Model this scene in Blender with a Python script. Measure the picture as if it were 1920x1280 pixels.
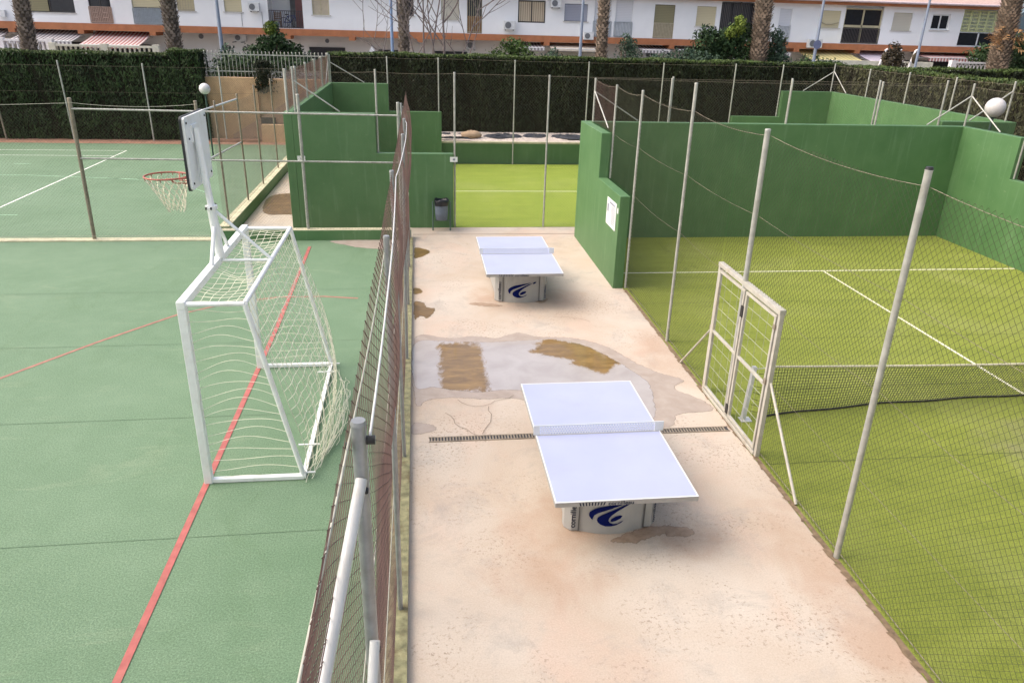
import bpy, math, random
import numpy as np
from mathutils import Vector, Matrix
random.seed(7); np.random.seed(7)
for o in list(bpy.data.objects): bpy.data.objects.remove(o)
S = bpy.context.scene
COL = S.collection
R = math.radians

# ------------------------------------------------------------------ camera, sky, sun, exposure
cam = bpy.data.cameras.new('camera'); cam.sensor_width = 36; cam.lens = 26.14
cam.clip_start = 0.05; cam.clip_end = 4000
co = bpy.data.objects.new('camera', cam); COL.objects.link(co)
rt = Vector((0.99264656, -0.11812446, 0.0264464)); up = Vector((0.02224204, 0.39274456, 0.91937859)); fw = rt.cross(up) * -1
co.matrix_world = Matrix(((rt.x, up.x, -fw.x, 0), (rt.y, up.y, -fw.y, 0), (rt.z, up.z, -fw.z, 5.249), (0, 0, 0, 1)))
S.camera = co
W = bpy.data.worlds.new('World'); S.world = W; W.use_nodes = True
wn = W.node_tree; bg = wn.nodes['Background']
sky = wn.nodes.new('ShaderNodeTexSky'); sky.sky_type = 'NISHITA'; sky.sun_disc = False
SUN_EL, SUN_AZ = R(50), R(-86)          # azimuth measured from +Y towards +X
sky.sun_elevation = SUN_EL; sky.sun_rotation = SUN_AZ
sky.air_density = 1.0; sky.dust_density = 6.0; sky.ozone_density = 0.6
wn.links.new(sky.outputs[0], bg.inputs[0]); bg.inputs[1].default_value = 0.138
sl = bpy.data.lights.new('sun', 'SUN'); sl.energy = 1.3; sl.angle = R(95); sl.color = (1.0, 0.94, 0.86)
so = bpy.data.objects.new('sun', sl); COL.objects.link(so)
sd = Vector((math.sin(SUN_AZ) * math.cos(SUN_EL), math.cos(SUN_AZ) * math.cos(SUN_EL), math.sin(SUN_EL)))
so.rotation_euler = sd.to_track_quat('Z', 'Y').to_euler(); so.location = sd * 60
S.view_settings.view_transform = 'Standard'; S.view_settings.look = 'None'
S.view_settings.exposure = 1.05; S.view_settings.gamma = 1

# ------------------------------------------------------------------ materials
def srgb(r, g, b):
    f = lambda c: (c / 255 / 12.92) if c <= 10 else ((c / 255 + .055) / 1.055) ** 2.4
    return (f(r), f(g), f(b), 1)
def lin(r, g, b): return (r, g, b, 1)
class NT:
    def __init__(s, name):
        s.m = bpy.data.materials.new(name); s.m.use_nodes = True; s.t = s.m.node_tree
        s.b = s.t.nodes['Principled BSDF']
    def n(s, t, **k):
        x = s.t.nodes.new('ShaderNode' + t)
        for a, v in k.items(): setattr(x, a, v)
        return x
    def l(s, a, b): s.t.links.new(a, b)
    def coord(s, scale=(1, 1, 1)):
        c = s.n('TexCoord'); mp = s.n('Mapping'); mp.inputs['Scale'].default_value = scale
        s.l(c.outputs['Object'], mp.inputs[0]); return mp.outputs[0]
    def noise(s, vec, scale, detail=4, rough=.55, dist=0):
        x = s.n('TexNoise'); x.inputs['Scale'].default_value = scale; x.inputs['Detail'].default_value = detail
        x.inputs['Roughness'].default_value = rough; x.inputs['Distortion'].default_value = dist
        s.l(vec, x.inputs['Vector']); return x.outputs['Fac']
    def ramp(s, fac, p0, p1, c0=(0, 0, 0, 1), c1=(1, 1, 1, 1)):
        x = s.n('ValToRGB'); e = x.color_ramp.elements
        e[0].position = p0; e[1].position = p1; e[0].color = c0; e[1].color = c1
        s.l(fac, x.inputs[0]); return x.outputs[0]
    def mix(s, fac, a, b, mode='MIX'):
        x = s.n('Mix', data_type='RGBA', blend_type=mode)
        for sock, v in ((x.inputs['Factor'], fac), (x.inputs['A'], a), (x.inputs['B'], b)): pass
        I = [i for i in x.inputs if i.enabled]
        for sock, v in zip(I, (fac, a, b)):
            if hasattr(v, 'is_linked') or hasattr(v, 'links'): s.l(v, sock)
            else: sock.default_value = v
        return [o for o in x.outputs if o.enabled][0]
    def bump(s, h, st, dist=.01):
        x = s.n('Bump'); x.inputs['Strength'].default_value = st; x.inputs['Distance'].default_value = dist
        s.l(h, x.inputs['Height']); s.l(x.outputs[0], s.b.inputs['Normal'])
    def col(s, c):
        if hasattr(c, 'links'): s.l(c, s.b.inputs['Base Color'])
        else: s.b.inputs['Base Color'].default_value = c
    def rough(s, v): s.b.inputs['Roughness'].default_value = v

def mat(name, c, rough=.7, metal=0, var=.12, scale=6, bump=0, dirt=None, dscale=3, damt=.5):
    t = NT(name); v = t.coord()
    f = t.noise(v, scale, 5)
    a = tuple(x * (1 - var) for x in c[:3]) + (1,); b = tuple(min(1, x * (1 + var)) for x in c[:3]) + (1,)
    colr = t.ramp(f, .3, .7, a, b)
    if dirt:
        d = t.ramp(t.noise(t.coord((1, 1, .6)), dscale, 8, .7), .52, .72)
        m = t.n('Math', operation='MULTIPLY'); t.l(d, m.inputs[0]); m.inputs[1].default_value = damt
        colr = t.mix(m.outputs[0], colr, dirt)
    t.col(colr); t.rough(rough); t.b.inputs['Metallic'].default_value = metal
    if bump: t.bump(t.noise(v, scale * 8, 3), bump, .004)
    return t.m

def m_wall():
    t = NT('green_wall_paint'); v = t.coord()
    a = t.ramp(t.noise(v, 1.3, 6, .6), .3, .7, lin(.060, .145, .052), lin(.084, .178, .070))
    st = t.ramp(t.noise(t.coord((5, 5, .35)), 1.6, 6, .65), .55, .75)
    mm = t.n('Math', operation='MULTIPLY'); t.l(st, mm.inputs[0]); mm.inputs[1].default_value = .45
    a = t.mix(mm.outputs[0], a, lin(.16, .265, .15))
    pt = t.ramp(t.noise(v, .55, 8, .7, .8), .56, .66)
    m5 = t.n('Math', operation='MULTIPLY'); t.l(pt, m5.inputs[0]); m5.inputs[1].default_value = .35
    a = t.mix(m5.outputs[0], a, lin(.062, .15, .055))
    sc = t.ramp(t.noise(v, 9, 3, .5), .70, .74)
    m6 = t.n('Math', operation='MULTIPLY'); t.l(sc, m6.inputs[0]); m6.inputs[1].default_value = .3
    a = t.mix(m6.outputs[0], a, lin(.2, .26, .15))
    t.col(a); t.rough(.55); t.bump(t.noise(v, 55, 4), .3, .005); return t.m

def m_court():
    t = NT('green_acrylic_court'); v = t.coord()
    big = t.ramp(t.noise(v, .35, 6, .6), .3, .7, lin(.105, .188, .105), lin(.142, .23, .142))
    mid = t.ramp(t.noise(v, 2.2, 6, .65), .45, .75)
    mm = t.n('Math', operation='MULTIPLY'); t.l(mid, mm.inputs[0]); mm.inputs[1].default_value = .3
    a = t.mix(mm.outputs[0], big, lin(.185, .28, .18))
    dk = t.ramp(t.noise(t.coord((1, .6, 1)), .9, 9, .72, 1.0), .54, .70)
    m7 = t.n('Math', operation='MULTIPLY'); t.l(dk, m7.inputs[0]); m7.inputs[1].default_value = .45
    a = t.mix(m7.outputs[0], a, lin(.09, .165, .08))
    ds = t.ramp(t.noise(t.coord((.5, 1.6, 1)), .7, 9, .75, 1.2), .56, .74)
    m8 = t.n('Math', operation='MULTIPLY'); t.l(ds, m8.inputs[0]); m8.inputs[1].default_value = .4
    a = t.mix(m8.outputs[0], a, lin(.26, .325, .215))
    sp = t.ramp(t.noise(v, 55, 4, .85), .38, .64, lin(.5, .55, .5), lin(1.35, 1.28, 1.3))
    a = t.mix(.85, a, t.mix(1, a, sp, 'MULTIPLY'))
    sp2 = t.ramp(t.noise(v, 28, 2), .66, .72)
    m2 = t.n('Math', operation='MULTIPLY'); t.l(sp2, m2.inputs[0]); m2.inputs[1].default_value = .25
    a = t.mix(m2.outputs[0], a, lin(.1, .2, .1))
    t.col(a); t.rough(.8); t.bump(t.noise(v, 120, 3), .5, .006); return t.m

def m_turf(name, c0, c1, c2, streak=(.7, 3, 1), patch=None):
    t = NT(name); v = t.coord(); vs = t.coord(streak)
    a = t.ramp(t.noise(vs, .9, 7, .65), .3, .7, c0, c1)
    d = t.ramp(t.noise(v, .45, 6, .6, .6), .5, .75)
    mm = t.n('Math', operation='MULTIPLY'); t.l(d, mm.inputs[0]); mm.inputs[1].default_value = .55
    a = t.mix(mm.outputs[0], a, c2)
    w = t.ramp(t.noise(t.coord((1.2, .5, 1)), 1.3, 9, .75, 1.5), .55, .72)
    mw = t.n('Math', operation='MULTIPLY'); t.l(w, mw.inputs[0]); mw.inputs[1].default_value = .5
    a = t.mix(mw.outputs[0], a, tuple(x * .6 for x in c0[:3]) + (1,))
    if patch:
        sp = t.n('SeparateXYZ'); t.l(v, sp.inputs[0])
        def op(o, p, q):
            m = t.n('Math', operation=o)
            for k, z in enumerate((p, q)):
                if hasattr(z, 'links'): t.l(z, m.inputs[k])
                else: m.inputs[k].default_value = z
            return m.outputs[0]
        cx, cy, rx, ry = patch
        d = op('ADD', op('POWER', op('DIVIDE', op('SUBTRACT', sp.outputs[0], cx), rx), 2), op('POWER', op('DIVIDE', op('SUBTRACT', sp.outputs[1], cy), ry), 2))
        k = op('ADD', op('MULTIPLY', d, -.6), op('MULTIPLY', t.noise(v, 1.6, 8, .7, .6), 1.4))
        a = t.mix(op('MULTIPLY', t.ramp(k, .15, .75), .8), a, lin(.215, .20, .125))
    sp = t.ramp(t.noise(v, 75, 4, .85), .35, .66, lin(.45, .5, .4), lin(1.4, 1.35, 1.4))
    a = t.mix(.85, a, t.mix(1, a, sp, 'MULTIPLY'))
    t.col(a); t.rough(.9); t.bump(t.noise(v, 160, 2), .7, .01); return t.m

def m_concrete():
    t = NT('pink_concrete'); v = t.coord()
    a = t.ramp(t.noise(v, .55, 7, .6, .4), .32, .68, lin(.43, .345, .27), lin(.51, .455, .395))
    pk = t.ramp(t.noise(t.coord((1.3, .8, 1)), .8, 6, .6, .8), .5, .72)
    m0 = t.n('Math', operation='MULTIPLY'); t.l(pk, m0.inputs[0]); m0.inputs[1].default_value = .7
    a = t.mix(m0.outputs[0], a, lin(.50, .375, .30))
    gr = t.ramp(t.noise(v, 1.1, 9, .75, .5), .52, .70)
    m1 = t.n('Math', operation='MULTIPLY'); t.l(gr, m1.inputs[0]); m1.inputs[1].default_value = .7
    a = t.mix(m1.outputs[0], a, lin(.315, .29, .265))
    # patches of small dark pits
    zone = t.ramp(t.noise(v, .9, 4, .6, .5), .48, .62)
    pit = t.ramp(t.noise(v, 24, 4, .7), .56, .62)
    m2 = t.n('Math', operation='MULTIPLY'); t.l(zone, m2.inputs[0]); t.l(pit, m2.inputs[1])
    m3 = t.n('Math', operation='MULTIPLY'); t.l(m2.outputs[0], m3.inputs[0]); m3.inputs[1].default_value = .75
    a = t.mix(m3.outputs[0], a, lin(.2, .15, .11))
    sp = t.n('SeparateXYZ'); t.l(v, sp.inputs[0])
    def op(o, p, q):
        m = t.n('Math', operation=o)
        for k, z in enumerate((p, q)):
            if hasattr(z, 'links'): t.l(z, m.inputs[k])
            else: m.inputs[k].default_value = z
        return m.outputs[0]
    nz = t.noise(t.coord((1, .8, 1)), 1.7, 6, .65, .5); ms = None
    for (cx, cy, rx, ry) in ((1.5, 6.9, .9, .9), (2.9, 6.5, .7, .5), (1.3, 14.6, .6, .7), (2.9, 14.4, .7, .7), (1.2, 6.0, .8, .7), (4.1, 5.2, .5, 2.2), (4.1, 11.5, .5, 1.6)):
        d = op('ADD', op('POWER', op('DIVIDE', op('SUBTRACT', sp.outputs[0], cx), rx), 2), op('POWER', op('DIVIDE', op('SUBTRACT', sp.outputs[1], cy), ry), 2))
        k = op('ADD', op('MULTIPLY', d, -.5), op('MULTIPLY', nz, 1.3)); ms = k if ms is None else op('MAXIMUM', ms, k)
    a = t.mix(op('MULTIPLY', t.ramp(ms, .25, .75), .6), a, lin(.375, .25, .175))
    fine = t.ramp(t.noise(v, 60, 3, .7), .3, .7, lin(.88, .88, .88), lin(1.08, 1.08, 1.08))
    a = t.mix(1, a, fine, 'MULTIPLY')
    t.col(a); t.rough(.85); t.bump(t.noise(v, 40, 5, .7), .3, .005); return t.m

def film_alpha(t):
    a = t.n('Attribute'); a.attribute_name = 'film'
    m = t.n('Math', operation='ADD'); t.l(a.outputs['Fac'], m.inputs[0])
    k = t.n('Math', operation='MULTIPLY_ADD'); t.l(t.noise(t.coord(), 9, 6, .7), k.inputs[0]); k.inputs[1].default_value = .9; k.inputs[2].default_value = -.5
    t.l(k.outputs[0], m.inputs[1]); t.l(t.ramp(m.outputs[0], .18, .30), t.b.inputs['Alpha'])
def m_stain(name, c0, c1, rough, coat=0, scale=3, alpha_edge=False):
    t = NT(name); v = t.coord()
    a = t.ramp(t.noise(v, scale, 7, .65, .4), .3, .7, c0, c1)
    t.col(a); t.rough(rough)
    t.b.inputs['Coat Weight'].default_value = coat; t.b.inputs['Coat Roughness'].default_value = .03
    t.b.inputs['Coat IOR'].default_value = 1.33
    film_alpha(t); return t.m

def m_puddle():
    t = NT('water_over_silt_painted_reflections'); v = t.coord()
    base = t.ramp(t.noise(v, 1.8, 6, .6, .4), .3, .7, lin(.34, .305, .29), lin(.43, .40, .39))
    sp = t.n('SeparateXYZ'); t.l(v, sp.inputs[0])
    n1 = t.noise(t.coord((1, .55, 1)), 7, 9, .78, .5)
    silt_and_reflection = t.ramp(t.noise(t.coord((1, 2.6, 1)), 2.4, 7, .68, .6), .3, .68, lin(.125, .068, .014), lin(.29, .175, .05))
    def op(o, a, b):
        m = t.n('Math', operation=o)
        for k, q in enumerate((a, b)):
            if hasattr(q, 'links'): t.l(q, m.inputs[k])
            else: m.inputs[k].default_value = q
        return m.outputs[0]
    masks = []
    for (cx, cy, hx, hy, ang) in ((.64, 11.2, .40, 1.06, 0), (2.5, 11.75, .60, .40, -.5), (2.95, 11.25, .36, .42, -.7)):  # dark reflections on the water painted as brown silt-coloured patches
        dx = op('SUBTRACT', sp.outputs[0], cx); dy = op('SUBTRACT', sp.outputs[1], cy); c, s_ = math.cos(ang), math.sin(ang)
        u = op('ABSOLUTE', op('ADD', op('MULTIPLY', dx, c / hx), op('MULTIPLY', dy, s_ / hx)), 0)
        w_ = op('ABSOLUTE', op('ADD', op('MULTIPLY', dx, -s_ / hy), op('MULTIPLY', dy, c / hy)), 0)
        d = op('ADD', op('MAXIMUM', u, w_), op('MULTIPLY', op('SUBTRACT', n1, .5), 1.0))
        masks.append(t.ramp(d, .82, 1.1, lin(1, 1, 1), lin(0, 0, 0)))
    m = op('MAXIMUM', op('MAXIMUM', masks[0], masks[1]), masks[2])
    t.col(t.mix(m, base, silt_and_reflection)); t.rough(.35)
    t.b.inputs['Coat Weight'].default_value = .9; t.b.inputs['Coat Roughness'].default_value = .02; t.b.inputs['Coat IOR'].default_value = 1.33
    film_alpha(t); return t.m
def m_leaf(name, dark, light, soil=None, rough=.6):
    t = NT(name); g = t.n('NewGeometry')
    r = t.ramp(g.outputs['Random Per Island'], 0, 1, dark, light)
    cl = t.ramp(t.noise(t.coord(), 1.2, 3), .35, .65, lin(.6, .62, .55), lin(1.25, 1.25, 1.1))
    a = t.mix(1, r, cl, 'MULTIPLY')
    t.col(a); t.rough(rough); t.b.inputs['Specular IOR Level'].default_value = .25
    return t.m

def m_bark(name, c0, c1):
    t = NT(name); g = t.n('NewGeometry')
    r = t.ramp(g.outputs['Random Per Island'], 0, 1, c0, c1)
    n = t.ramp(t.noise(t.coord((3, 3, 1)), 5, 5), .3, .7, lin(.6, .6, .6), lin(1.3, 1.3, 1.3))
    t.col(t.mix(1, r, n, 'MULTIPLY')); t.rough(.9); return t.m

def m_stripe(name, c0, c1, period, axis=0, duty=.5):
    t = NT(name); v = t.coord(); sp = t.n('SeparateXYZ'); t.l(v, sp.inputs[0])
    m = t.n('Math', operation='MULTIPLY'); t.l(sp.outputs[axis], m.inputs[0]); m.inputs[1].default_value = 1 / period
    f = t.n('Math', operation='FRACT'); t.l(m.outputs[0], f.inputs[0])
    g = t.n('Math', operation='GREATER_THAN'); t.l(f.outputs[0], g.inputs[0]); g.inputs[1].default_value = duty
    t.col(t.mix(g.outputs[0], c0, c1)); t.rough(.8); return t.m

def flatspec(m):
    m.node_tree.nodes['Principled BSDF'].inputs['Specular IOR Level'].default_value = .1
    return m
M = dict(
    wall=m_wall(), court=m_court(), concrete=m_concrete(),
    turf=m_turf('padel_turf', lin(.165, .205, .022), lin(.225, .265, .036), lin(.275, .30, .09), patch=(9.2, 7.9, 1.7, 1.2)),
    turf_mid=m_turf('yellow_turf', lin(.185, .26, .022), lin(.245, .31, .036), lin(.27, .32, .08)),
    earth=mat('red_earth', lin(.30, .165, .11), .95, var=.25, scale=3, bump=.4),
    sand=mat('pale_sand', lin(.55, .48, .43), .95, var=.2, scale=4, bump=.5),
    ground=mat('ground', lin(.26, .23, .19), .95, var=.2, scale=.4),
    street=mat('street_paving', lin(.30, .28, .26), .9, var=.15),
    line=mat('white_line_paint', lin(.72, .74, .68), .7, var=.12, scale=9),
    line_turf=mat('white_turf_line', lin(.66, .66, .50), .9, var=.15, scale=12),
    line_faint=mat('worn_line_paint', lin(.30, .48, .33), .8, var=.2, scale=9),
    edge_dirt=mat('dirty_edge', lin(.17, .12, .075), .95, var=.4, scale=14),
    seam=mat('turf_seam', lin(.07, .085, .02), .95),
    red=mat('red_line_paint', lin(.36, .10, .09), .75, var=.2, scale=7, dirt=lin(.38, .16, .12), dscale=4, damt=.6),
    red_faint=mat('worn_red_line_paint', lin(.32, .15, .115), .8, var=.2, scale=7),
    joint=mat('dark_joint', lin(.10, .17, .10), .9),
    jointc=mat('grey_joint', lin(.20, .16, .13), .9),
    kerb=mat('lichen_concrete', lin(.22, .215, .12), .9, var=.45, scale=11, bump=.5, dirt=lin(.11, .075, .035), dscale=4, damt=.9),
    kerb_pale=mat('pale_concrete', lin(.50, .47, .33), .9, var=.2, scale=5, bump=.3),
    peach=mat('peach_render', lin(.52, .345, .2), .9, var=.14, scale=2.5, bump=.4, dirt=lin(.36, .23, .14), dscale=1.2, damt=.5),
    peach2=mat('brown_render', lin(.36, .235, .17), .9, var=.14, scale=2.5, bump=.4),
    galv=mat('galvanised_steel', lin(.40, .40, .37), .45, .25, var=.18, scale=9, dirt=lin(.22, .2, .15), dscale=6, damt=.5),
    galv_w=mat('pale_painted_steel', lin(.44, .42, .37), .5, .1, var=.12, scale=9, dirt=lin(.34, .27, .2), dscale=5, damt=.7),
    galv_r=mat('weathered_steel', lin(.26, .22, .17), .6, .2, var=.25, scale=9),
    galv_n=mat('grey_steel_tube', lin(.30, .31, .32), .4, .4, var=.15, scale=12, dirt=lin(.2, .19, .17), dscale=8, damt=.5),
    white_tube=mat('white_tube', lin(.54, .55, .56), .45, .0, var=.08, scale=8, dirt=lin(.45, .42, .36), dscale=6, damt=.5),
    wire=mat('chain_link_wire', lin(.13, .115, .085), .6, .3, var=.3, scale=3),
    wire_d=mat('dark_chain_link_wire', lin(.055, .055, .032), .6, .2, var=.3, scale=3),
    wire_r=mat('rusty_chain_link_wire', lin(.105, .06, .05), .75, .0, var=.35, scale=2.5, dirt=lin(.11, .10, .07), dscale=1.2, damt=.7),
    wire_l=mat('bright_wire', lin(.42, .42, .36), .5, .3),
    goalwhite=mat('white_goal_paint', lin(.80, .82, .83), .4, var=.05, scale=5, dirt=lin(.58, .57, .52), dscale=7, damt=.5),
    net=mat('cream_net_cord', lin(.66, .65, .52), .9, var=.15, scale=9),
    netdark=mat('dark_net_cord', lin(.04, .04, .018), .9, var=.2),
    netband=mat('net_band', lin(.50, .47, .36), .9),
    netfoot=mat('black_net_hem', lin(.02, .02, .02), .9),
    table=mat('lilac_table_top', lin(.38, .415, .60), .42, var=.04, scale=1.6, dirt=lin(.37, .39, .47), dscale=2.2, damt=.6),
    tedge=mat('white_table_line', lin(.66, .67, .70), .4, var=.04),
    tside=mat('grey_table_edge', lin(.33, .32, .31), .5, var=.1),
    tpanel=mat('grey_table_base', lin(.345, .345, .335), .5, var=.07, scale=4),
    tseam=mat('base_seam', lin(.11, .11, .11), .6),
    tnet=mat('perforated_net', lin(.68, .70, .74), .5, .0, var=.05),
    navy=mat('navy_print', lin(.003, .008, .085), .9), ink=mat('dark_print', lin(.02, .024, .05), .9),
    black=mat('black_plastic', lin(.015, .015, .016), .5), rubber=mat('dark_rubber', lin(.02, .022, .025), .6),
    hoop=mat('red_hoop_paint', lin(.33, .09, .065), .55, var=.2, dirt=lin(.2, .08, .05)),
    bin=mat('grey_bin_plastic', lin(.12, .15, .20), .5, var=.1), binpost=mat('green_grey_post', lin(.07, .12, .10), .5),
    bag=mat('black_bin_bag', lin(.012, .013, .02), .3),
    plate=mat('white_plate', lin(.7, .72, .7), .5), plate_ink=mat('grey_print', lin(.2, .21, .28), .6),
    globe=mat('white_globe', lin(.58, .56, .56), .35, var=.03), lamp_green=mat('dark_green_post', lin(.03, .06, .05), .5),
    blue=mat('blue_lamp_post', lin(.20, .29, .46), .45, .1, var=.1), greyblue=mat('grey_lamp_post', lin(.22, .26, .34), .45, .1, var=.1),
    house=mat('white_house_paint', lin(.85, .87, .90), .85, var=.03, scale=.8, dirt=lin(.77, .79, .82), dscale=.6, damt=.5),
    house_in=mat('grey_white_house_render', lin(.68, .67, .65), .9, var=.06, scale=.8),  # ground floor walls in their own grey-white
    terra=mat('terracotta_band', lin(.42, .165, .075), .8, var=.14, scale=2, dirt=lin(.32, .125, .065), dscale=1.5, damt=.5),
    roof=mat('roof_tile', lin(.42, .30, .27), .85, var=.25, scale=9),
    pane=mat('dark_window_glass', lin(.02, .022, .028), .08), panec=mat('curtained_glass', lin(.52, .45, .34), .3, var=.1, scale=6),
    frame_d=mat('dark_window_frame', lin(.05, .045, .045), .5), frame_w=mat('white_window_frame', lin(.7, .72, .74), .5),
    frame_b=mat('beige_window_frame', lin(.5, .45, .3), .5),
    sill=mat('stone_sill', lin(.55, .54, .53), .7),
    b_beige=m_stripe('beige_blind', lin(.62, .56, .38), lin(.5, .45, .3), .09, 2, .88),
    b_grey=m_stripe('grey_blind', lin(.34, .36, .44), lin(.28, .3, .37), .09, 2, .88),
    b_white=m_stripe('white_blind', lin(.68, .70, .75), lin(.55, .57, .62), .09, 2, .88),
    b_olive=m_stripe('olive_blind', lin(.27, .25, .15), lin(.2, .18, .11), .09, 2, .85),
    b_stone=m_stripe('stone_blind', lin(.55, .53, .46), lin(.46, .44, .38), .09, 2, .88),
    curtain=m_stripe('striped_curtain', lin(.55, .47, .35), lin(.33, .27, .2), .13, 0, .6),
    rail_p=mat('pink_brown_railing', lin(.40, .29, .24), .6), rail_g=mat('grey_railing', lin(.36, .41, .46), .5),
    rail_t=mat('tan_railing', lin(.50, .44, .32), .6), rail_d=mat('dark_railing', lin(.06, .055, .06), .5),
    rail_w=mat('white_railing', lin(.66, .68, .72), .5), rail_y=mat('lime_lattice', lin(.52, .55, .28), .6),
    rail_o=mat('olive_railing', lin(.36, .33, .24), .6),
    dim=mat('dark_interior', lin(.035, .035, .04), .8), dimgrey=mat('grey_interior', lin(.20, .21, .22), .8),
    reddoor=mat('dark_red_door', lin(.13, .05, .05), .5), wood=mat('brown_wood', lin(.26, .14, .06), .6),
    a_grey=m_stripe('grey_striped_canvas', lin(.62, .61, .62), lin(.20, .18, .2), .21, 0), a_red=m_stripe('red_striped_canvas', lin(.68, .62, .60), lin(.42, .15, .15), .21, 0),
    a_cream=mat('cream_canvas', lin(.62, .56, .48), .8), a_yel=m_stripe('yellow_striped_canvas', lin(.62, .56, .27), lin(.5, .44, .2), .3, 0),
    a_lilac=m_stripe('lilac_striped_canvas', lin(.66, .64, .72), lin(.48, .40, .52), .2, 0),
    balus=mat('cream_balustrade', lin(.62, .60, .50), .8, var=.1, dirt=lin(.4, .38, .3)), balus_w=mat('white_balustrade', lin(.72, .70, .72), .8, var=.08),
    ac=mat('white_metal_casing', lin(.64, .66, .68), .5), acfan=mat('grey_fan_grille', lin(.14, .15, .17), .5),
    bike=mat('blue_bike_frame', lin(.05, .08, .26), .4),
    signboard=mat('pinkish_board', lin(.55, .45, .48), .6), signblue=mat('grey_blue_sign', lin(.12, .14, .24), .5),
    plastic=mat('black_plastic_sheet', lin(.035, .04, .055), .5, var=.3, scale=4, bump=.6),
    stone=mat('ochre_stone', lin(.42, .30, .2), .9, var=.2, bump=.6),
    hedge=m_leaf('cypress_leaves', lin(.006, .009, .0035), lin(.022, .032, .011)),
    hedge_top=m_leaf('sunlight_painted_cypress_leaves', lin(.03, .055, .012), lin(.075, .11, .028)),  # lighter copy for hedge tops, the lit band is put into the leaf colour
    hedge_g=m_leaf('green_cypress_leaves', lin(.009, .022, .007), lin(.036, .068, .02)),
    hedge_b=m_leaf('brownish_cypress_leaves', lin(.022, .027, .010), lin(.066, .068, .030)),
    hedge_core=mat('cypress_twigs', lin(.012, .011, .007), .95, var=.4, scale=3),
    leaf_d=m_leaf('dark_shrub_leaves', lin(.014, .035, .014), lin(.055, .10, .04)),
    leaf_b=m_leaf('bluish_shrub_leaves', lin(.02, .042, .03), lin(.075, .12, .085)),
    leaf_m=m_leaf('green_shrub_leaves', lin(.03, .065, .015), lin(.10, .16, .045)),
    leaf_y=m_leaf('yellow_green_leaves', lin(.08, .13, .02), lin(.2, .25, .05)),
    leaf_r=m_leaf('reddish_leaves', lin(.025, .022, .014), lin(.075, .055, .035)),
    frond=m_leaf('palm_fronds', lin(.035, .06, .018), lin(.10, .14, .05)), frond_dry=m_leaf('dry_palm_fronds', lin(.22, .11, .05), lin(.42, .25, .13)),
    palm=m_bark('palm_leaf_bases', lin(.15, .115, .085), lin(.55, .43, .33)), palm_dark=m_bark('grey_palm_leaf_bases', lin(.07, .06, .055), lin(.34, .29, .25)),
    palmcore=mat('palm_trunk_core', lin(.09, .07, .05), .95, var=.4, scale=6),
    branch=mat('bare_grey_branch', lin(.15, .125, .12), .9, var=.2), bark=mat('brown_bark', lin(.1, .075, .05), .95, var=.3),
    hill=mat('far_hill', lin(.12, .17, .2), 1),
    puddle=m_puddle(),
    damp=m_stain('damp_concrete', lin(.30, .245, .205), lin(.385, .33, .29), .6, .15, 4),
    silt_and_reflection=m_stain('ochre_silt_and_reflection', lin(.11, .06, .016), lin(.24, .145, .05), .4, .7, 3.5),  # brown of the small puddles, also a painted reflection in the passage
    blotch=m_stain('pale_cement_repair', lin(.385, .365, .35), lin(.50, .435, .37), .75, 0, 5),
    rust=m_stain('brown_dirt_stain', lin(.24, .165, .115), lin(.38, .285, .215), .85, 0, 9),
    bare=m_stain('worn_sandy_turf', lin(.20, .20, .10), lin(.27, .25, .15), .9, 0, 9),
)

# ------------------------------------------------------------------ mesh helpers
def wloc(o):
    v = Vector((0, 0, 0))
    while o is not None: v += o.location; o = o.parent
    return v
def empty(name, loc, label=None, cat=None, group=None):
    o = bpy.data.objects.new(name, None); COL.objects.link(o); o.location = loc; o.empty_display_size = .2
    if label: tag(o, label, cat, group)
    return o
def tag(o, label=None, cat=None, group=None, kind=None):
    if label: o['label'] = label
    if cat: o['category'] = cat
    if group: o['group'] = group
    if kind: o['kind'] = kind
    return o
def setlabel(o, l): o['label'] = l; return o
def copy_tree(o, parent=None):
    c = o.copy(); COL.objects.link(c); c.parent = parent
    for ch in list(o.children): copy_tree(ch, c)
    return c

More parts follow.
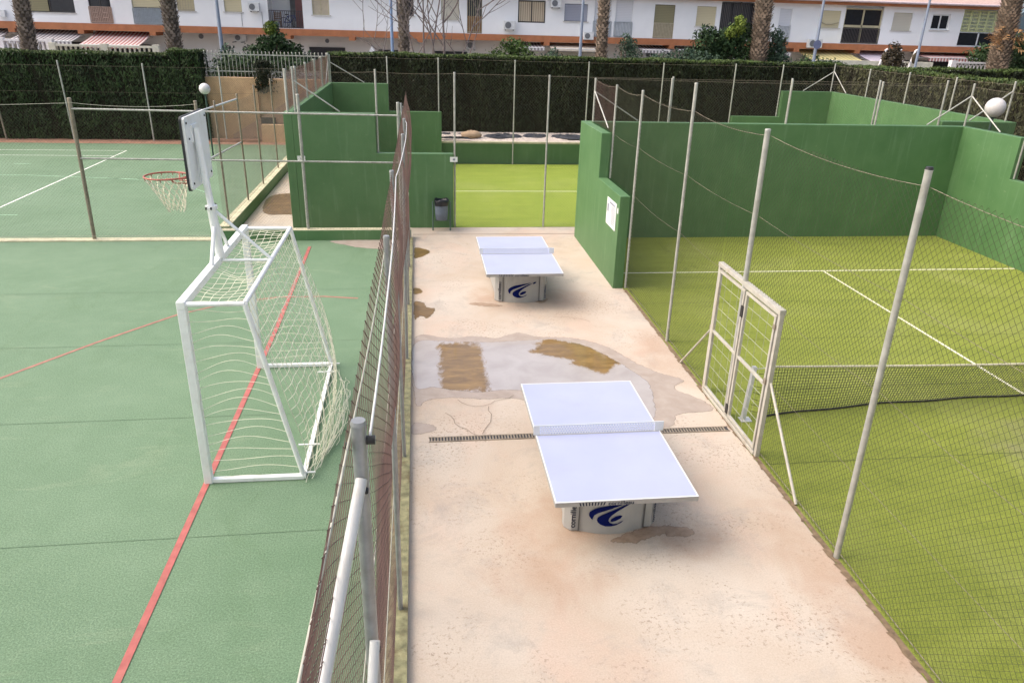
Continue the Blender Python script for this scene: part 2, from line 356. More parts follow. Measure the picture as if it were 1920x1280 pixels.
class MB:
    def __init__(s): s.v = []; s.f = []; s.n = 0; s.sm = []
    def add(s, V, F, smooth=False):
        V = np.asarray(V, float).reshape(-1, 3); b = s.n
        s.v.append(V); s.n += len(V)
        for f in F: s.f.append(tuple(i + b for i in f)); s.sm.append(smooth)
        return s
    def box(s, x0, y0, z0, x1, y1, z1):
        V = [(x0, y0, z0), (x1, y0, z0), (x1, y1, z0), (x0, y1, z0), (x0, y0, z1), (x1, y0, z1), (x1, y1, z1), (x0, y1, z1)]
        return s.add(V, [(0, 3, 2, 1), (4, 5, 6, 7), (0, 1, 5, 4), (1, 2, 6, 5), (2, 3, 7, 6), (3, 0, 4, 7)])
    def bar(s, a, b, w, h=None, upv=(0, 0, 1)):
        h = h or w; a = Vector(a); b = Vector(b); d = (b - a).normalized(); u = Vector(upv)
        if abs(d.dot(u)) > .95: u = Vector((1, 0, 0))
        x = d.cross(u).normalized(); y = x.cross(d)
        V = []
        for p in (a, b):
            for i, j in ((-1, -1), (1, -1), (1, 1), (-1, 1)): V.append(p + x * i * w / 2 + y * j * h / 2)
        return s.add([tuple(q) for q in V], [(0, 1, 2, 3), (7, 6, 5, 4), (0, 4, 5, 1), (1, 5, 6, 2), (2, 6, 7, 3), (3, 7, 4, 0)])
    def tube(s, pts, r, n=8, caps=True, closed=False, smooth=True):
        P = [Vector(p) for p in pts]; k = len(P); rr = r if hasattr(r, '__len__') else [r] * k
        V = []; prev = None
        for i, p in enumerate(P):
            if closed: d = (P[(i + 1) % k] - P[i - 1]).normalized()
            else: d = (P[min(i + 1, k - 1)] - P[max(i - 1, 0)]).normalized()
            if prev is None:
                u = Vector((0, 0, 1)) if abs(d.z) < .9 else Vector((1, 0, 0))
            else: u = prev
            x = d.cross(u).normalized(); y = x.cross(d).normalized(); prev = y
            for j in range(n):
                a = 2 * math.pi * j / n; V.append(tuple(p + (x * math.cos(a) + y * math.sin(a)) * rr[i]))
        F = []
        for i in range(k if closed else k - 1):
            a = i * n; b = ((i + 1) % k) * n
            for j in range(n): F.append((a + j, a + (j + 1) % n, b + (j + 1) % n, b + j))
        s.add(V, F, smooth)
        if caps and not closed:
            s.add(V[:n], [tuple(range(n))[::-1]]); s.add(V[-n:], [tuple(range(n))])
        return s
    def prism(s, poly, z0, z1):            # polygon in XY extruded in Z
        n = len(poly); V = [(x, y, z0) for x, y in poly] + [(x, y, z1) for x, y in poly]
        return s.add(V, [tuple(range(n))[::-1], tuple(range(n, 2 * n))] + [(i, (i + 1) % n, n + (i + 1) % n, n + i) for i in range(n)])
    def prismY(s, poly, y0, y1):           # polygon in XZ extruded in Y
        n = len(poly); V = [(x, y0, z) for x, z in poly] + [(x, y1, z) for x, z in poly]
        return s.add(V, [tuple(range(n)), tuple(range(n, 2 * n))[::-1]] + [(i, n + i, n + (i + 1) % n, (i + 1) % n) for i in range(n)])
    def prismX(s, poly, x0, x1):           # polygon in YZ extruded in X
        n = len(poly); V = [(x0, y, z) for y, z in poly] + [(x1, y, z) for y, z in poly]
        return s.add(V, [tuple(range(n))[::-1], tuple(range(n, 2 * n))] + [(i, (i + 1) % n, n + (i + 1) % n, n + i) for i in range(n)])
    def flat(s, poly, z):
        return s.add([(x, y, z) for x, y in poly], [tuple(range(len(poly)))])
    def sphere(s, c, r, nu=20, nv=12, sq=(1, 1, 1)):
        V = []; F = []
        for i in range(nv + 1):
            t = math.pi * i / nv
            for j in range(nu):
                a = 2 * math.pi * j / nu
                V.append((c[0] + r * sq[0] * math.sin(t) * math.cos(a), c[1] + r * sq[1] * math.sin(t) * math.sin(a), c[2] + r * sq[2] * math.cos(t)))
        for i in range(nv):
            for j in range(nu): F.append((i * nu + j, (i + 1) * nu + j, (i + 1) * nu + (j + 1) % nu, i * nu + (j + 1) % nu))
        return s.add(V, F, True)
    def build(s, name, m, parent=None, bevel=0):
        V = np.concatenate(s.v) if s.v else np.zeros((0, 3))
        off = wloc(parent) if parent else Vector((0, 0, 0))
        V = V - np.array(off)
        me = bpy.data.meshes.new(name); me.from_pydata([tuple(p) for p in V], [], s.f)
        me.polygons.foreach_set('use_smooth', s.sm); me.materials.append(M[m] if isinstance(m, str) else m); me.update()
        o = bpy.data.objects.new(name, me); COL.objects.link(o)
        if parent: o.parent = parent
        if bevel:
            b = o.modifiers.new('bevel', 'BEVEL'); b.width = bevel; b.segments = 2; b.limit_method = 'ANGLE'
        return o
def npmesh(name, V, Q, m, parent=None, smooth=False):
    off = np.array(wloc(parent)) if parent else np.zeros(3)
    me = bpy.data.meshes.new(name); k = Q.shape[1]
    me.vertices.add(len(V)); me.vertices.foreach_set('co', (V - off).astype(np.float32).ravel())
    me.loops.add(Q.size); me.loops.foreach_set('vertex_index', Q.astype(np.int32).ravel())
    me.polygons.add(len(Q)); me.polygons.foreach_set('loop_start', np.arange(0, Q.size, k, dtype=np.int32))
    me.polygons.foreach_set('use_smooth', np.full(len(Q), smooth))
    me.materials.append(M[m]); me.update(calc_edges=True)
    o = bpy.data.objects.new(name, me); COL.objects.link(o)
    if parent: o.parent = parent
    return o
def struct(name, mb, m): return tag(mb.build(name, m), kind='structure')

def wires(nodes, r):
    """nodes: (W,K,3) polylines -> prism tubes with 3 sides; cross-section roughly across the run"""
    Wn, K, _ = nodes.shape
    d = np.zeros_like(nodes); d[:, 1:-1] = nodes[:, 2:] - nodes[:, :-2]; d[:, 0] = nodes[:, 1] - nodes[:, 0]; d[:, -1] = nodes[:, -1] - nodes[:, -2]
    d /= np.linalg.norm(d, axis=2, keepdims=True) + 1e-9
    ref = np.where(np.abs(d[..., 2:3]) > .9, np.array([1., .13, 0]), np.array([0., .1, 1.]))
    x = np.cross(d, ref); x /= np.linalg.norm(x, axis=2, keepdims=True) + 1e-9; y = np.cross(d, x)
    ring = [nodes + r * (x * math.cos(a) + y * math.sin(a)) for a in (0, 2.094, 4.189)]
    V = np.stack(ring, 2).reshape(-1, 3)
    idx = np.arange(Wn * K * 3).reshape(Wn, K, 3)
    q = []
    for j in range(3):
        q.append(np.stack([idx[:, :-1, j], idx[:, :-1, (j + 1) % 3], idx[:, 1:, (j + 1) % 3], idx[:, 1:, j]], -1).reshape(-1, 4))
    return V, np.concatenate(q)
def merge(parts):
    V = []; Q = []; b = 0
    for v, q in parts: V.append(v); Q.append(q + b); b += len(v)
    return np.concatenate(V), np.concatenate(Q)

def chain_link(name, p0, p1, z0, z1, m, parent, cell=.075, r=.0016, bulge=None, seed=0, cellh=None):
    """woven diamond mesh between two ground points; z0,z1 constants"""
    p0 = np.array(p0, float); p1 = np.array(p1, float); L = np.linalg.norm(p1 - p0); du = (p1 - p0) / L; nn = np.array([du[1], -du[0]])
    a = cell / 2; nw = int(L / a); nk = int((z1 - z0) / ((cellh or cell) / 2)) + 1
    i = np.arange(nw)[:, None]; k = np.arange(nk)[None, :]
    u = a * (i + ((k + i) % 2)); z = z0 + k * (z1 - z0) / (nk - 1) + 0 * i
    off = np.where((k + i) % 2 == 1, .0015, -.0015)
    bu = bulge(u / L, (z - z0) / (z1 - z0)) if bulge else .012 * np.sin(u * 2.1 + seed) * np.sin(z * 1.7 + seed * 2)
    sag = -.012 * (1 - np.cos(u * 2 * math.pi / 2.6)) * ((z - z0) / (z1 - z0))
    N = np.stack([p0[0] + du[0] * u + nn[0] * (bu + off), p0[1] + du[1] * u + nn[1] * (bu + off), z + sag], -1)
    return npmesh(name, *wires(N, r), m, parent)
def line_wire(mb, a, b, r, sag=0, n=9):
    a = Vector(a); b = Vector(b); mb.tube([a.lerp(b, t / (n - 1)) + Vector((0, 0, -sag * 4 * (t / (n - 1)) * (1 - t / (n - 1)))) for t in range(n)], r, 5)

def post(parent, x, y, z0, z1, r=.026, m='galv', lean=(0, 0)):
    mb = MB(); mb.tube([(x, y, z0), (x + lean[0], y + lean[1], z1)], r, 12)
    mb.tube([(x + lean[0], y + lean[1], z1 - .004), (x + lean[0], y + lean[1], z1 + .014)], [r * 1.12, r * .95], 12)
    return mb.build('post', m, parent)
def brace(parent, a, b, r=.02, m='galv'):
    return MB().tube([a, b], r, 10).build('brace', m, parent)

def leaf_quads(C, Nrm, size, asp=2.2, up=.0, jit=.8, rng=None):
    """one small quad per centre; Nrm = preferred normals"""
    rng = rng or np.random; n = len(C)
    nr = Nrm + rng.normal(0, jit, (n, 3)); nr /= np.linalg.norm(nr, axis=1, keepdims=True)
    t = rng.normal(0, 1, (n, 3)); t[:, 2] += up * 3
    t -= nr * (t * nr).sum(1, keepdims=True); t /= np.linalg.norm(t, axis=1, keepdims=True); b = np.cross(nr, t)
    s = (size * rng.uniform(.6, 1.35, n))[:, None]; w = s / asp
    V = np.stack([C - t * s, C + b * w * .8 - t * s * .1, C + t * s, C - b * w * .8 - t * s * .1], 1).reshape(-1, 3)
    return V, np.arange(4 * n).reshape(n, 4)

# ------------------------------------------------------------------ ground, courts, path
def rect(x0, y0, x1, y1): return [(x0, y0), (x1, y0), (x1, y1), (x0, y1)]
def sheet(name, x0, y0, x1, y1, z, m): return struct(name, MB().flat(rect(x0, y0, x1, y1), z), m)
struct('ground', MB().flat(rect(-900, -300, 900, 1500), -.03), 'ground')
sheet('sports_court', -24, -4, -.45, 19.05, 0, 'court')
sheet('tennis_court', -34, 19.35, -5.12, 34.95, 0, 'court')
sheet('earth_strip', -34, 34.95, -3.4, 37.2, .004, 'earth')
sheet('path', -.22, -4, 4.36, 20.3, 0, 'concrete')
sheet('path_joint', -.2, 19.55, 4.2, 19.585, .004, 'jointc')
sheet('path', 4.36, 19.36, 17.2, 20.3, 0, 'concrete')
sheet('path', -3.4, 19.3, -.22, 20.3, 0, 'concrete')
sheet('path', -4.82, 19.3, -3.4, 34.95, .002, 'concrete')
sheet('padel_court', 4.36, -1, 14.6, 19.2, .006, 'turf')
sheet('padel_court', -3.2, 20.3, 16.9, 30.35, .006, 'turf_mid')
strip_edge = MB(); rnd_e = random.Random(9)
for i in range(150):
    y = -3.5 + i * 18.4 / 150; a = 4.36 + rnd_e.uniform(-.03, .02); strip_edge.add([(a, y, .0085), (4.42, y, .0085), (4.42, y + .123, .0085), (4.36 + rnd_e.uniform(-.04, .02), y + .123, .0085)], [(0, 1, 2, 3)])
struct('path_edge', strip_edge, 'edge_dirt')
# raised ground behind: sand bank, street
struct('sand_bank', MB().prismX([(30.7, -.2), (40, -.2), (40, 1.0), (32.3, .98), (31.4, .93), (30.7, .84)], -3.6, 20), 'sand')
struct('street', MB().box(-60, 37.3, -.2, 70, 48.05, 1.95), 'street')
struct('street', MB().box(-60, 48.05, -.2, 70, 90, 2.0), 'street')
tag(bpy.data.objects['sand_bank'], kind='structure')

# line paint
def strip(name, pts, w, z, m):
    mb = MB(); P = [Vector((p[0], p[1])) for p in pts]; L = []; Rr = []
    for i, p in enumerate(P):
        d = (P[min(i + 1, len(P) - 1)] - P[max(i - 1, 0)]).normalized(); nrm = Vector((-d.y, d.x)) * w / 2
        L.append(p + nrm); Rr.append(p - nrm)
    V = [(q.x, q.y, z) for q in L] + [(q.x, q.y, z) for q in Rr]; n = len(P)
    mb.add(V, [(i, n + i, n + i + 1, i + 1) for i in range(n - 1)])
    return struct(name, mb, m)
strip('court_line', [(-2.66, -3), (-2.655, 8), (-2.66, 13), (-2.75, 18.45)], .075, .008, 'red')
arc = [(-9.3, 6.5), (-8.2, 8.8), (-7.3, 10.15), (-6.5, 11.2), (-5.6, 12.55), (-4.61, 13.85), (-3.8, 14.45), (-2.9, 14.75), (-2.0, 14.75), (-1.3, 14.6)]
arc2 = []
for i in range(len(arc) - 1):
    a, b = Vector(arc[i]), Vector(arc[i + 1])
    for t in range(4): arc2.append(tuple(a.lerp(b, t / 4)))
strip('court_line', arc2 + [arc[-1]], .06, .004, 'red_faint')
for y in (4.2, 7.0, 9.75, 12.43, 15.2): strip('court_joint', [(-24, y - .1), (-6, y - .05), (-.5, y + .01)], .009, .004, 'joint')
for p, w, m in (([(-12, 20.5), (-12, 33.05)], .06, 'line'), ([(-30, 31.75), (-11.97, 31.75)], .05, 'line'), ([(-30, 33.05), (-11.97, 33.05)], .05, 'line'),
                ([(-15.0, 27.7), (-13.4, 27.66), (-9.6, 27.0)], .05, 'line_faint'), ([(-30, 22.9), (-12, 22.85)], .05, 'line'), ([(-12.3, 21.9), (-11.1, 21.85)], .05, 'line_faint'),
                ([(-14.9, 29.9), (-14.3, 29.85)], .06, 'line_faint'), ([(-10.6, 27.2), (-8.2, 26.5), (-6.6, 24.6)], .03, 'line_faint')):
    strip('court_line', p, w, .004, m)
strip('court_line', [(4.42, 16.03), (14.58, 16.03)], .055, .011, 'line_turf')
strip('court_line', [(9.55, 15.98), (9.55, 2.1)], .055, .011, 'line_turf')
strip('court_line', [(-.15, 25.1), (13.75, 25.1)], .05, .011, 'line_turf')
strip('court_line', [(-.15, 20.4), (-.15, 30.3)], .05, .0115, 'line_turf')
strip('court_line', [(13.75, 20.4), (13.75, 30.3)], .05, .0115, 'line_turf')

# wet patches and stains: irregular outlines
def blob(pts, jitter=.05, sub=7, seed=1):
    rnd = random.Random(seed); out = []; n = len(pts)
    for i in range(n):
        p0, p1, p2, p3 = (Vector(pts[(i + k) % n]) for k in (-1, 0, 1, 2))
        for t in range(sub):
            u = t / sub
            q = .5 * ((2 * p1) + (p2 - p0) * u + (2 * p0 - 5 * p1 + 4 * p2 - p3) * u * u + (3 * p1 - p0 - 3 * p2 + p3) * u ** 3)
            out.append((q.x + rnd.uniform(-jitter, jitter), q.y + rnd.uniform(-jitter, jitter)))
    return out
def stain(name, pts, z, m, jitter=.03, seed=1):
    """a thin film laid as a fine grid; attribute 'film' runs from 0 at its outline to 1 inside, so the edge dries out softly"""
    P = np.array(blob(pts, min(.02, jitter * .5), 10, seed)); Q = np.roll(P, -1, 0)
    area = abs((P[:, 0] * Q[:, 1] - Q[:, 0] * P[:, 1]).sum()) / 2
    w = min(.10, .2 * math.sqrt(area)); st = max(.018, min(.04, math.sqrt(area) / 40))
    lo = P.min(0) - st; hi = P.max(0) + st; nx, ny_ = int((hi[0] - lo[0]) / st) + 2, int((hi[1] - lo[1]) / st) + 2
    gx, gy = np.meshgrid(lo[0] + np.arange(nx) * st, lo[1] + np.arange(ny_) * st, indexing='ij'); g = np.stack([gx.ravel(), gy.ravel()], 1)
    dist = np.full(len(g), 9.0); ins = np.zeros(len(g), bool)
    for a, b in zip(P, Q):
        e = b - a; t = np.clip(((g - a) @ e) / max(e @ e, 1e-9), 0, 1); dist = np.minimum(dist, np.linalg.norm(g - a - t[:, None] * e, axis=1))
        c = ((a[1] > g[:, 1]) != (b[1] > g[:, 1])); dy = (b[1] - a[1]) if abs(b[1] - a[1]) > 1e-12 else 1e-12
        ins ^= c & (g[:, 0] < (b[0] - a[0]) * (g[:, 1] - a[1]) / dy + a[0])
    film = np.clip(np.where(ins, dist, -dist) / w, -1, 1)
    I = np.arange(nx * ny_).reshape(nx, ny_); Qd = np.stack([I[:-1, :-1], I[1:, :-1], I[1:, 1:], I[:-1, 1:]], -1).reshape(-1, 4)
    Qd = Qd[(film[Qd] > 0).any(1)]; used = np.unique(Qd); mp = np.zeros(len(g), int); mp[used] = np.arange(len(used))
    V = np.column_stack([g[used], np.full(len(used), z)])
    o = npmesh(name, V, mp[Qd], m); tag(o, kind='structure')
    at = o.data.attributes.new('film', 'FLOAT', 'POINT'); at.data.foreach_set('value', film[used].astype(np.float32)); return o
stain('damp_patch', [(-.16, 12.45), (.5, 12.42), (.95, 12.5), (1.3, 12.38), (1.75, 12.62), (2.1, 12.4), (2.7, 12.32), (3.25, 11.9), (3.6, 11.2), (3.9, 10.75), (4.22, 10.45), (3.98, 10.15), (4.28, 9.75), (4.32, 9.4), (3.75, 9.3), (3.55, 8.98), (3.0, 8.95), (2.4, 9.0), (2.0, 9.6), (1.4, 9.95), (.9, 9.98), (.45, 10.05), (.1, 10.02), (-.16, 9.95)], .004, 'damp', .025, 3)
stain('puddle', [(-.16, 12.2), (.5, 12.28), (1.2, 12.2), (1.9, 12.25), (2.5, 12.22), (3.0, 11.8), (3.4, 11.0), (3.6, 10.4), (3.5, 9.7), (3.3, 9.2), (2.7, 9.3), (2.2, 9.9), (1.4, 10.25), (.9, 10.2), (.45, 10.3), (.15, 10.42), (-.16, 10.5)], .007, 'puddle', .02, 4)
stain('damp_patch', [(-.17, 9.35), (.05, 9.32), (.18, 9.2), (.12, 9.08), (-.17, 9.02)], .004, 'damp', .02, 8)
stain('damp_patch', [(-.17, 14.35), (.05, 14.3), (.12, 14.05), (.28, 13.95), (.24, 13.65), (.08, 13.35), (-.02, 13.5), (-.17, 13.3)], .004, 'silt_and_reflection', .025, 9)
stain('damp_patch', [(-.17, 18.3), (.1, 18.2), (.25, 17.95), (.12, 17.6), (.0, 17.45), (-.17, 17.4)], .004, 'silt_and_reflection', .025, 10)
stain('damp_patch', [(-.17, 15.2), (-.02, 15.15), (.02, 14.9), (-.17, 14.8)], .004, 'silt_and_reflection', .02, 11)
stain('dirt_stain', [(2.1, 6.62), (2.6, 6.78), (2.95, 6.72), (3.05, 6.58), (2.85, 6.5), (2.6, 6.56), (2.3, 6.45), (2.0, 6.5)], .004, 'rust', .035, 12)
stain('dirt_stain', [(2.2, 14.42), (2.5, 14.5), (2.62, 14.35), (2.45, 14.12), (2.3, 14.22)], .004, 'rust', .03, 13)
stain('dirt_stain', [(1.05, 14.25), (1.5, 14.15), (1.62, 14.0), (1.3, 13.98), (.95, 14.12)], .004, 'rust', .03, 14)
stain('damp_patch', [(-2.3, 19.02), (-.5, 19.03), (-.46, 18.0), (-.9, 18.15), (-1.35, 18.25), (-1.9, 18.55)], .004, 'damp', .03, 15)
stain('reflection_patch', [(-4.7, 24.4), (-3.45, 24.6), (-3.42, 22.2), (-3.9, 21.8), (-4.55, 22.1)], .006, 'silt_and_reflection', .05, 16)  # brown puddle reflection painted as a flat patch
for y in (14.0, 12.0, 10.0, 7.9): strip('turf_seam', [(4.45, y), (8, y + .02), (14.5, y - .01)], .012, .0095, 'seam')
rndc = random.Random(5)
for (x, y, a0, n) in ((.5, 10.0, -1.2, 9), (.95, 9.75, -1.9, 7), (.3, 9.6, -.3, 8), (2.6, 13.3, .2, 6)):
    pts = [(x, y)]; a = a0
    for i in range(n):
        a += rndc.uniform(-.6, .6); x += .12 * math.cos(a); y += .12 * math.sin(a); pts.append((x, y))
    strip('crack', pts, .008, .0115, 'jointc')

# drain channel across the path
dr = empty('drain_channel', (2.2, 8.86, 0), 'long slotted rusty drain grate crossing the concrete path under the near table', 'drain')
g = MB()
for i in range(int(4.2 / .042)):
    x = .08 + i * .042; g.box(x, 8.81, .004, x + .019, 8.91, .012)
g.box(.05, 8.795, .0, 4.32, 8.81, .012); g.box(.05, 8.91, .0, 4.32, 8.925, .012)
g.build('grate', 'galv_r', dr)
MB().flat(rect(.06, 8.81, 4.31, 8.91), .0038).build('channel', 'dim', dr)

# low kerbs
def wall_thing(name, label, cat, mb, m='wall', group=None):
    o = mb.build(name, m); tag(o, label, cat, group); return o
wall_thing('kerb', 'low mossy kerb under the rusty fence beside the concrete path', 'kerb', MB().box(-.46, -4, -.02, -.2, 19.0, .075), 'kerb')
k = wall_thing('low_wall', 'low green kerb wall closing the far end of the near sports court', 'wall', MB().box(-5.0, 19.05, -.02, -.24, 19.3, .255))
MB().box(-5.0, 19.06, .255, -.24, 19.29, .268).build('coping', 'kerb_pale', k)
wall_thing('kerb', 'flat pale kerb along the foot of the fence by the tennis court', 'kerb', MB().box(-24, 19.05, -.02, -5.02, 19.32, .03), 'kerb_pale')
k = wall_thing('low_wall', 'long low green wall under the fence between tennis court and narrow passage', 'wall', MB().box(-5.12, 19.32, -.02, -4.84, 34.9, .29))
MB().box(-5.11, 19.33, .29, -4.85, 34.9, .302).build('coping', 'kerb_pale', k)

# ------------------------------------------------------------------ padel walls
T = .2
def stepX(x0, dirn, y0, y1, lens=(2, 2)):      # wall in the XZ plane that steps down along x
    a = x0; b = x0 + dirn * (lens[0] + .1); c = x0 + dirn * (lens[0] + lens[1] + .12)
    poly = [(a, -.02), (c, -.02), (c, 2.01), (b, 2.01), (b, 3.02), (a, 3.02)]
    if dirn < 0: poly = poly[::-1]
    return MB().prismY(poly, y0, y1)
def stepY(y0, dirn, x0, x1):
    a = y0; b = y0 + dirn * 2.1; c = y0 + dirn * 4.12
    poly = [(a, -.02), (c, -.02), (c, 2.01), (b, 2.01), (b, 3.02), (a, 3.02)]
    if dirn < 0: poly = poly[::-1]
    return MB().prismX(poly, x0, x1)
w = stepX(-3.2, 1, 20.28, 20.48).build('padel_wall', 'wall', None, .012)
tag(w, 'stepped green wall standing behind the grey litter bin', 'wall')
w = stepX(-3.2, 1, 30.32, 30.52).build('padel_wall', 'wall', None, .012)
tag(w, 'stepped green wall in the far left corner of the yellow court, against the hedge', 'wall')
w = MB().box(-3.42, 20.28, -.02, -3.2, 30.52, 3.02).build('padel_wall', 'wall', None, .012)
tag(w, 'tall green end wall at the left of the yellow court seen edge on, topped by rusty mesh', 'wall')
w = stepX(16.9, -1, 20.28, 20.48).build('padel_wall', 'wall', None, .012)
tag(w, 'stepped green wall in shade behind the white globe lamp at the right', 'wall')
w = stepX(16.9, -1, 30.32, 30.52).build('padel_wall', 'wall', None, .012)
tag(w, 'stepped green wall in the far right corner of the yellow court below the hedge', 'wall')
w = MB().box(16.9, 20.28, -.02, 17.12, 30.52, 3.02).build('padel_wall', 'wall', None, .012)
tag(w, 'sunlit green end wall at the far right, sloping along the hedge behind the right court', 'wall')
w = MB().box(4.14, 19.12, -.02, 14.82, 19.34, 3.02).build('padel_wall', 'wall', None, .012)
tag(w, 'wide dark green back wall of the right court', 'wall')
sw = stepY(19.12, -1, 4.14, 4.36).build('padel_wall', 'wall', None, .012)
tag(sw, 'pale lit stepped green wall with a notice beside the concrete path', 'wall')
w = stepY(19.12, -1, 14.6, 14.82).build('padel_wall', 'wall', None, .012)
tag(w, 'bright green stepped side wall at the right edge of the right court', 'wall')
k = wall_thing('low_wall', 'low dark green wall holding back the sand bank behind the yellow court', 'wall', MB().box(-1.0, 30.56, -.02, 12.7, 30.72, .79))
MB().box(-1.0, 30.55, .79, 12.7, 30.74, .855).build('coping', 'kerb_pale', k)

# notice and number plates
nt = empty('notice_board', (4.135, 15.6, 1.5), 'white notice with printed lines fixed to the stepped wall beside the path', 'sign')
MB().box(4.126, 15.2, 1.22, 4.139, 16.0, 1.8).build('panel', 'plate', nt)
t = MB()
for i in range(9):
    z = 1.66 - i * .045; t.box(4.1225, 15.26, z, 4.1255, 15.26 + random.uniform(.3, .46), z + .018)
t.box(4.1225, 15.3, 1.71, 4.1255, 15.75, 1.745); t.box(4.1225, 15.82, 1.5, 4.1255, 15.93, 1.68)
t.build('printed_text', 'plate_ink', nt)
sm = MB().box(4.13, 15.05, 1.63, 4.139, 15.13, 1.74).build('small_plate', 'plate'); tag(sm, 'tiny blank white plate beside the white notice', 'sign')
for x, l in ((-3.05, 'small white number plate at the left end of the green wall'), (.93, 'small white number plate above the grey litter bin')):
    e = empty('number_plate', (x, 20.27, 1.87), l, 'sign', 'number plates on the green wall')
    MB().box(x - .1, 20.262, 1.8, x + .1, 20.279, 1.93).build('plate', 'plate', e)
    MB().box(x - .025, 20.2585, 1.84, x + .035, 20.2615, 1.89).build('mark', 'plate_ink', e)

# ------------------------------------------------------------------ fences
GRP = None
def bulge_left(seed):
    def f(u, v):
        far = np.clip(u * 3 - .25, .25, 1); near = np.clip((.215 - u) / .1, 0, 1)
        return -.21 * near * np.sin(math.pi * np.clip(v, 0, 1)) + (-.085 * np.sin(2 * math.pi * v) * far + .045 * np.sin(math.pi * v) * np.sin(u * 21 + seed) * far + .018 * np.sin(u * 47 + v * 7) * far) * np.clip(v * 6, 0, 1) * np.clip((1.02 - v) * 8, 0, 1)
    return f
# fence between sports court and path
f = empty('chain_link_fence', (-.27, 9, 0), 'tall rusty sagging chain-link fence between the sports court and the concrete path', 'fence')
PY = [(2.72, 3.73, 0, .031), (5.62, 3.72, .01, .024), (8.35, 3.72, -.03, .024), (11.4, 3.7, .04, .024), (14.0, 3.62, .02, .024), (16.5, 3.45, -.05, .024), (19.0, 3.4, -.13, .024)]
for y, h, lx, r in PY: post(f, -.27, y, .07, h, r, 'galv_n', (lx, 0))
chain_link('mesh', (-.33, -.6), (-.27, 19.0), .08, 3.72, 'wire_r', f, .135, .0027, bulge_left(1.0), cellh=.085)
mb = MB(); prev = None
for i, (y, h, lx, r) in enumerate(PY):
    q = (-.225 + lx, y, h - .06)
    if prev: line_wire(mb, prev, q, .0065, .04)
    prev = q
mb.build('top_rail', 'white_tube', f)
mb = MB(); line_wire(mb, (-.42, -.6, 3.62), (-.31, 2.7, 3.66), .006, .03); line_wire(mb, (-.31, 2.7, 3.66), (-.28, 5.6, 3.6), .005, .05)
line_wire(mb, (-.33, -.6, 2.5), (-.27, 8.3, 2.45), .004, .06); line_wire(mb, (-.32, -.6, 1.2), (-.27, 19, 1.25), .004, .06)
mb.build('tension_wire', 'wire_l', f)
brace(f, (-.27, 2.70, 3.47), (-.93, -.55, .9), .026, 'white_tube')
brace(f, (-.25, 2.66, 2.62), (-.42, 1.2, .6), .024, 'white_tube')
mb = MB(); mb.tube([(-.24, 2.72, 3.65), (-.205, 2.72, 3.65)], .02, 10); mb.tube([(-.31, 2.7, 3.64), (-.325, 2.7, 3.64)], .013, 8); mb.tube([(-.25, 2.69, 3.43), (-.25, 2.665, 3.43)], .01, 8); mb.tube([(-.235, 2.66, 2.58), (-.235, 2.63, 2.58)], .01, 8)
mb.build('clamp', 'black', f)

# far end of the sports court
f = empty('chain_link_fence', (-5, 19.2, 0), 'chain-link fence with two pale rails across the far end of the near sports court', 'fence')
for x, y, h, m in ((-8.1, 19.22, 3.38, 'galv_r'), (-5.24, 19.22, 3.36, 'galv_r'), (-2.86, 19.2, 3.55, 'galv'), (-.48, 19.18, 3.4, 'galv')): post(f, x, y, .0, h, .045 if x < -8 else .038, m, (.05 if x < -8 else 0, 0))
mb = MB()
for z in (3.14, 2.0): mb.tube([(-8.05, 19.2, z + .01), (-.45, 19.16, z - .04)], .022, 8)
mb.build('rail', 'galv', f)
chain_link('mesh', (-17.5, 19.17), (-.5, 19.14), .05, 3.2, 'wire', f, .078, .0016)
mb = MB(); line_wire(mb, (-17.5, 19.17, 3.24), (-8.1, 19.17, 3.28), .004, .1); line_wire(mb, (-8.1, 19.17, 3.3), (-5.2, 19.17, 3.3), .004, .08); line_wire(mb, (-17.5, 19.17, .1), (-.5, 19.15, .12), .005, 0); mb.build('tension_wire', 'wire_l', f)

# tennis / passage
f = empty('chain_link_fence', (-4.98, 27, .3), 'chain-link fence on the low wall between the tennis court and the narrow passage', 'fence')
for y, h in ((19.9, 3.3), (22.4, 3.25), (24.76, 3.3), (27.6, 3.3), (30.5, 3.3), (33.6, 3.3)): post(f, -4.98, y, .3, h, .026, 'galv_r')
mb = MB()
for z in (3.12, 1.95): mb.tube([(-5.2, 19.3, z), (-5.0, 22.4, z)], .024, 8)
mb.build('rail', 'white_tube', f)
chain_link('mesh', (-4.98, 19.4), (-4.98, 33.6), .32, 3.1, 'wire', f, .078, .0016)

# tennis far end
f = empty('chain_link_fence', (-14, 35.8, 0), 'chain-link fence with thin leaning posts in front of the left hedge', 'fence')
for x, h, l in ((-26.8, 3.3, -.1), (-23.6, 3.3, -.1), (-20.8, 3.3, -.08), (-17.9, 3.25, -.1), (-15.1, 3.3, -.08), (-11.75, 3.25, .0), (-8.6, 3.2, 0)): post(f, x, 35.8, 0, h, .034, 'galv_r' if x < -16 else 'galv', (l, 0))
chain_link('mesh', (-28, 35.78), (-5.2, 35.78), .02, 3.15, 'wire_d', f, .085, .0016)
mb = MB()
for z in (3.16, 2.1): line_wire(mb, (-28, 35.76, z), (-5.2, 35.76, z), .004, .05)
mb.build('tension_wire', 'wire', f)

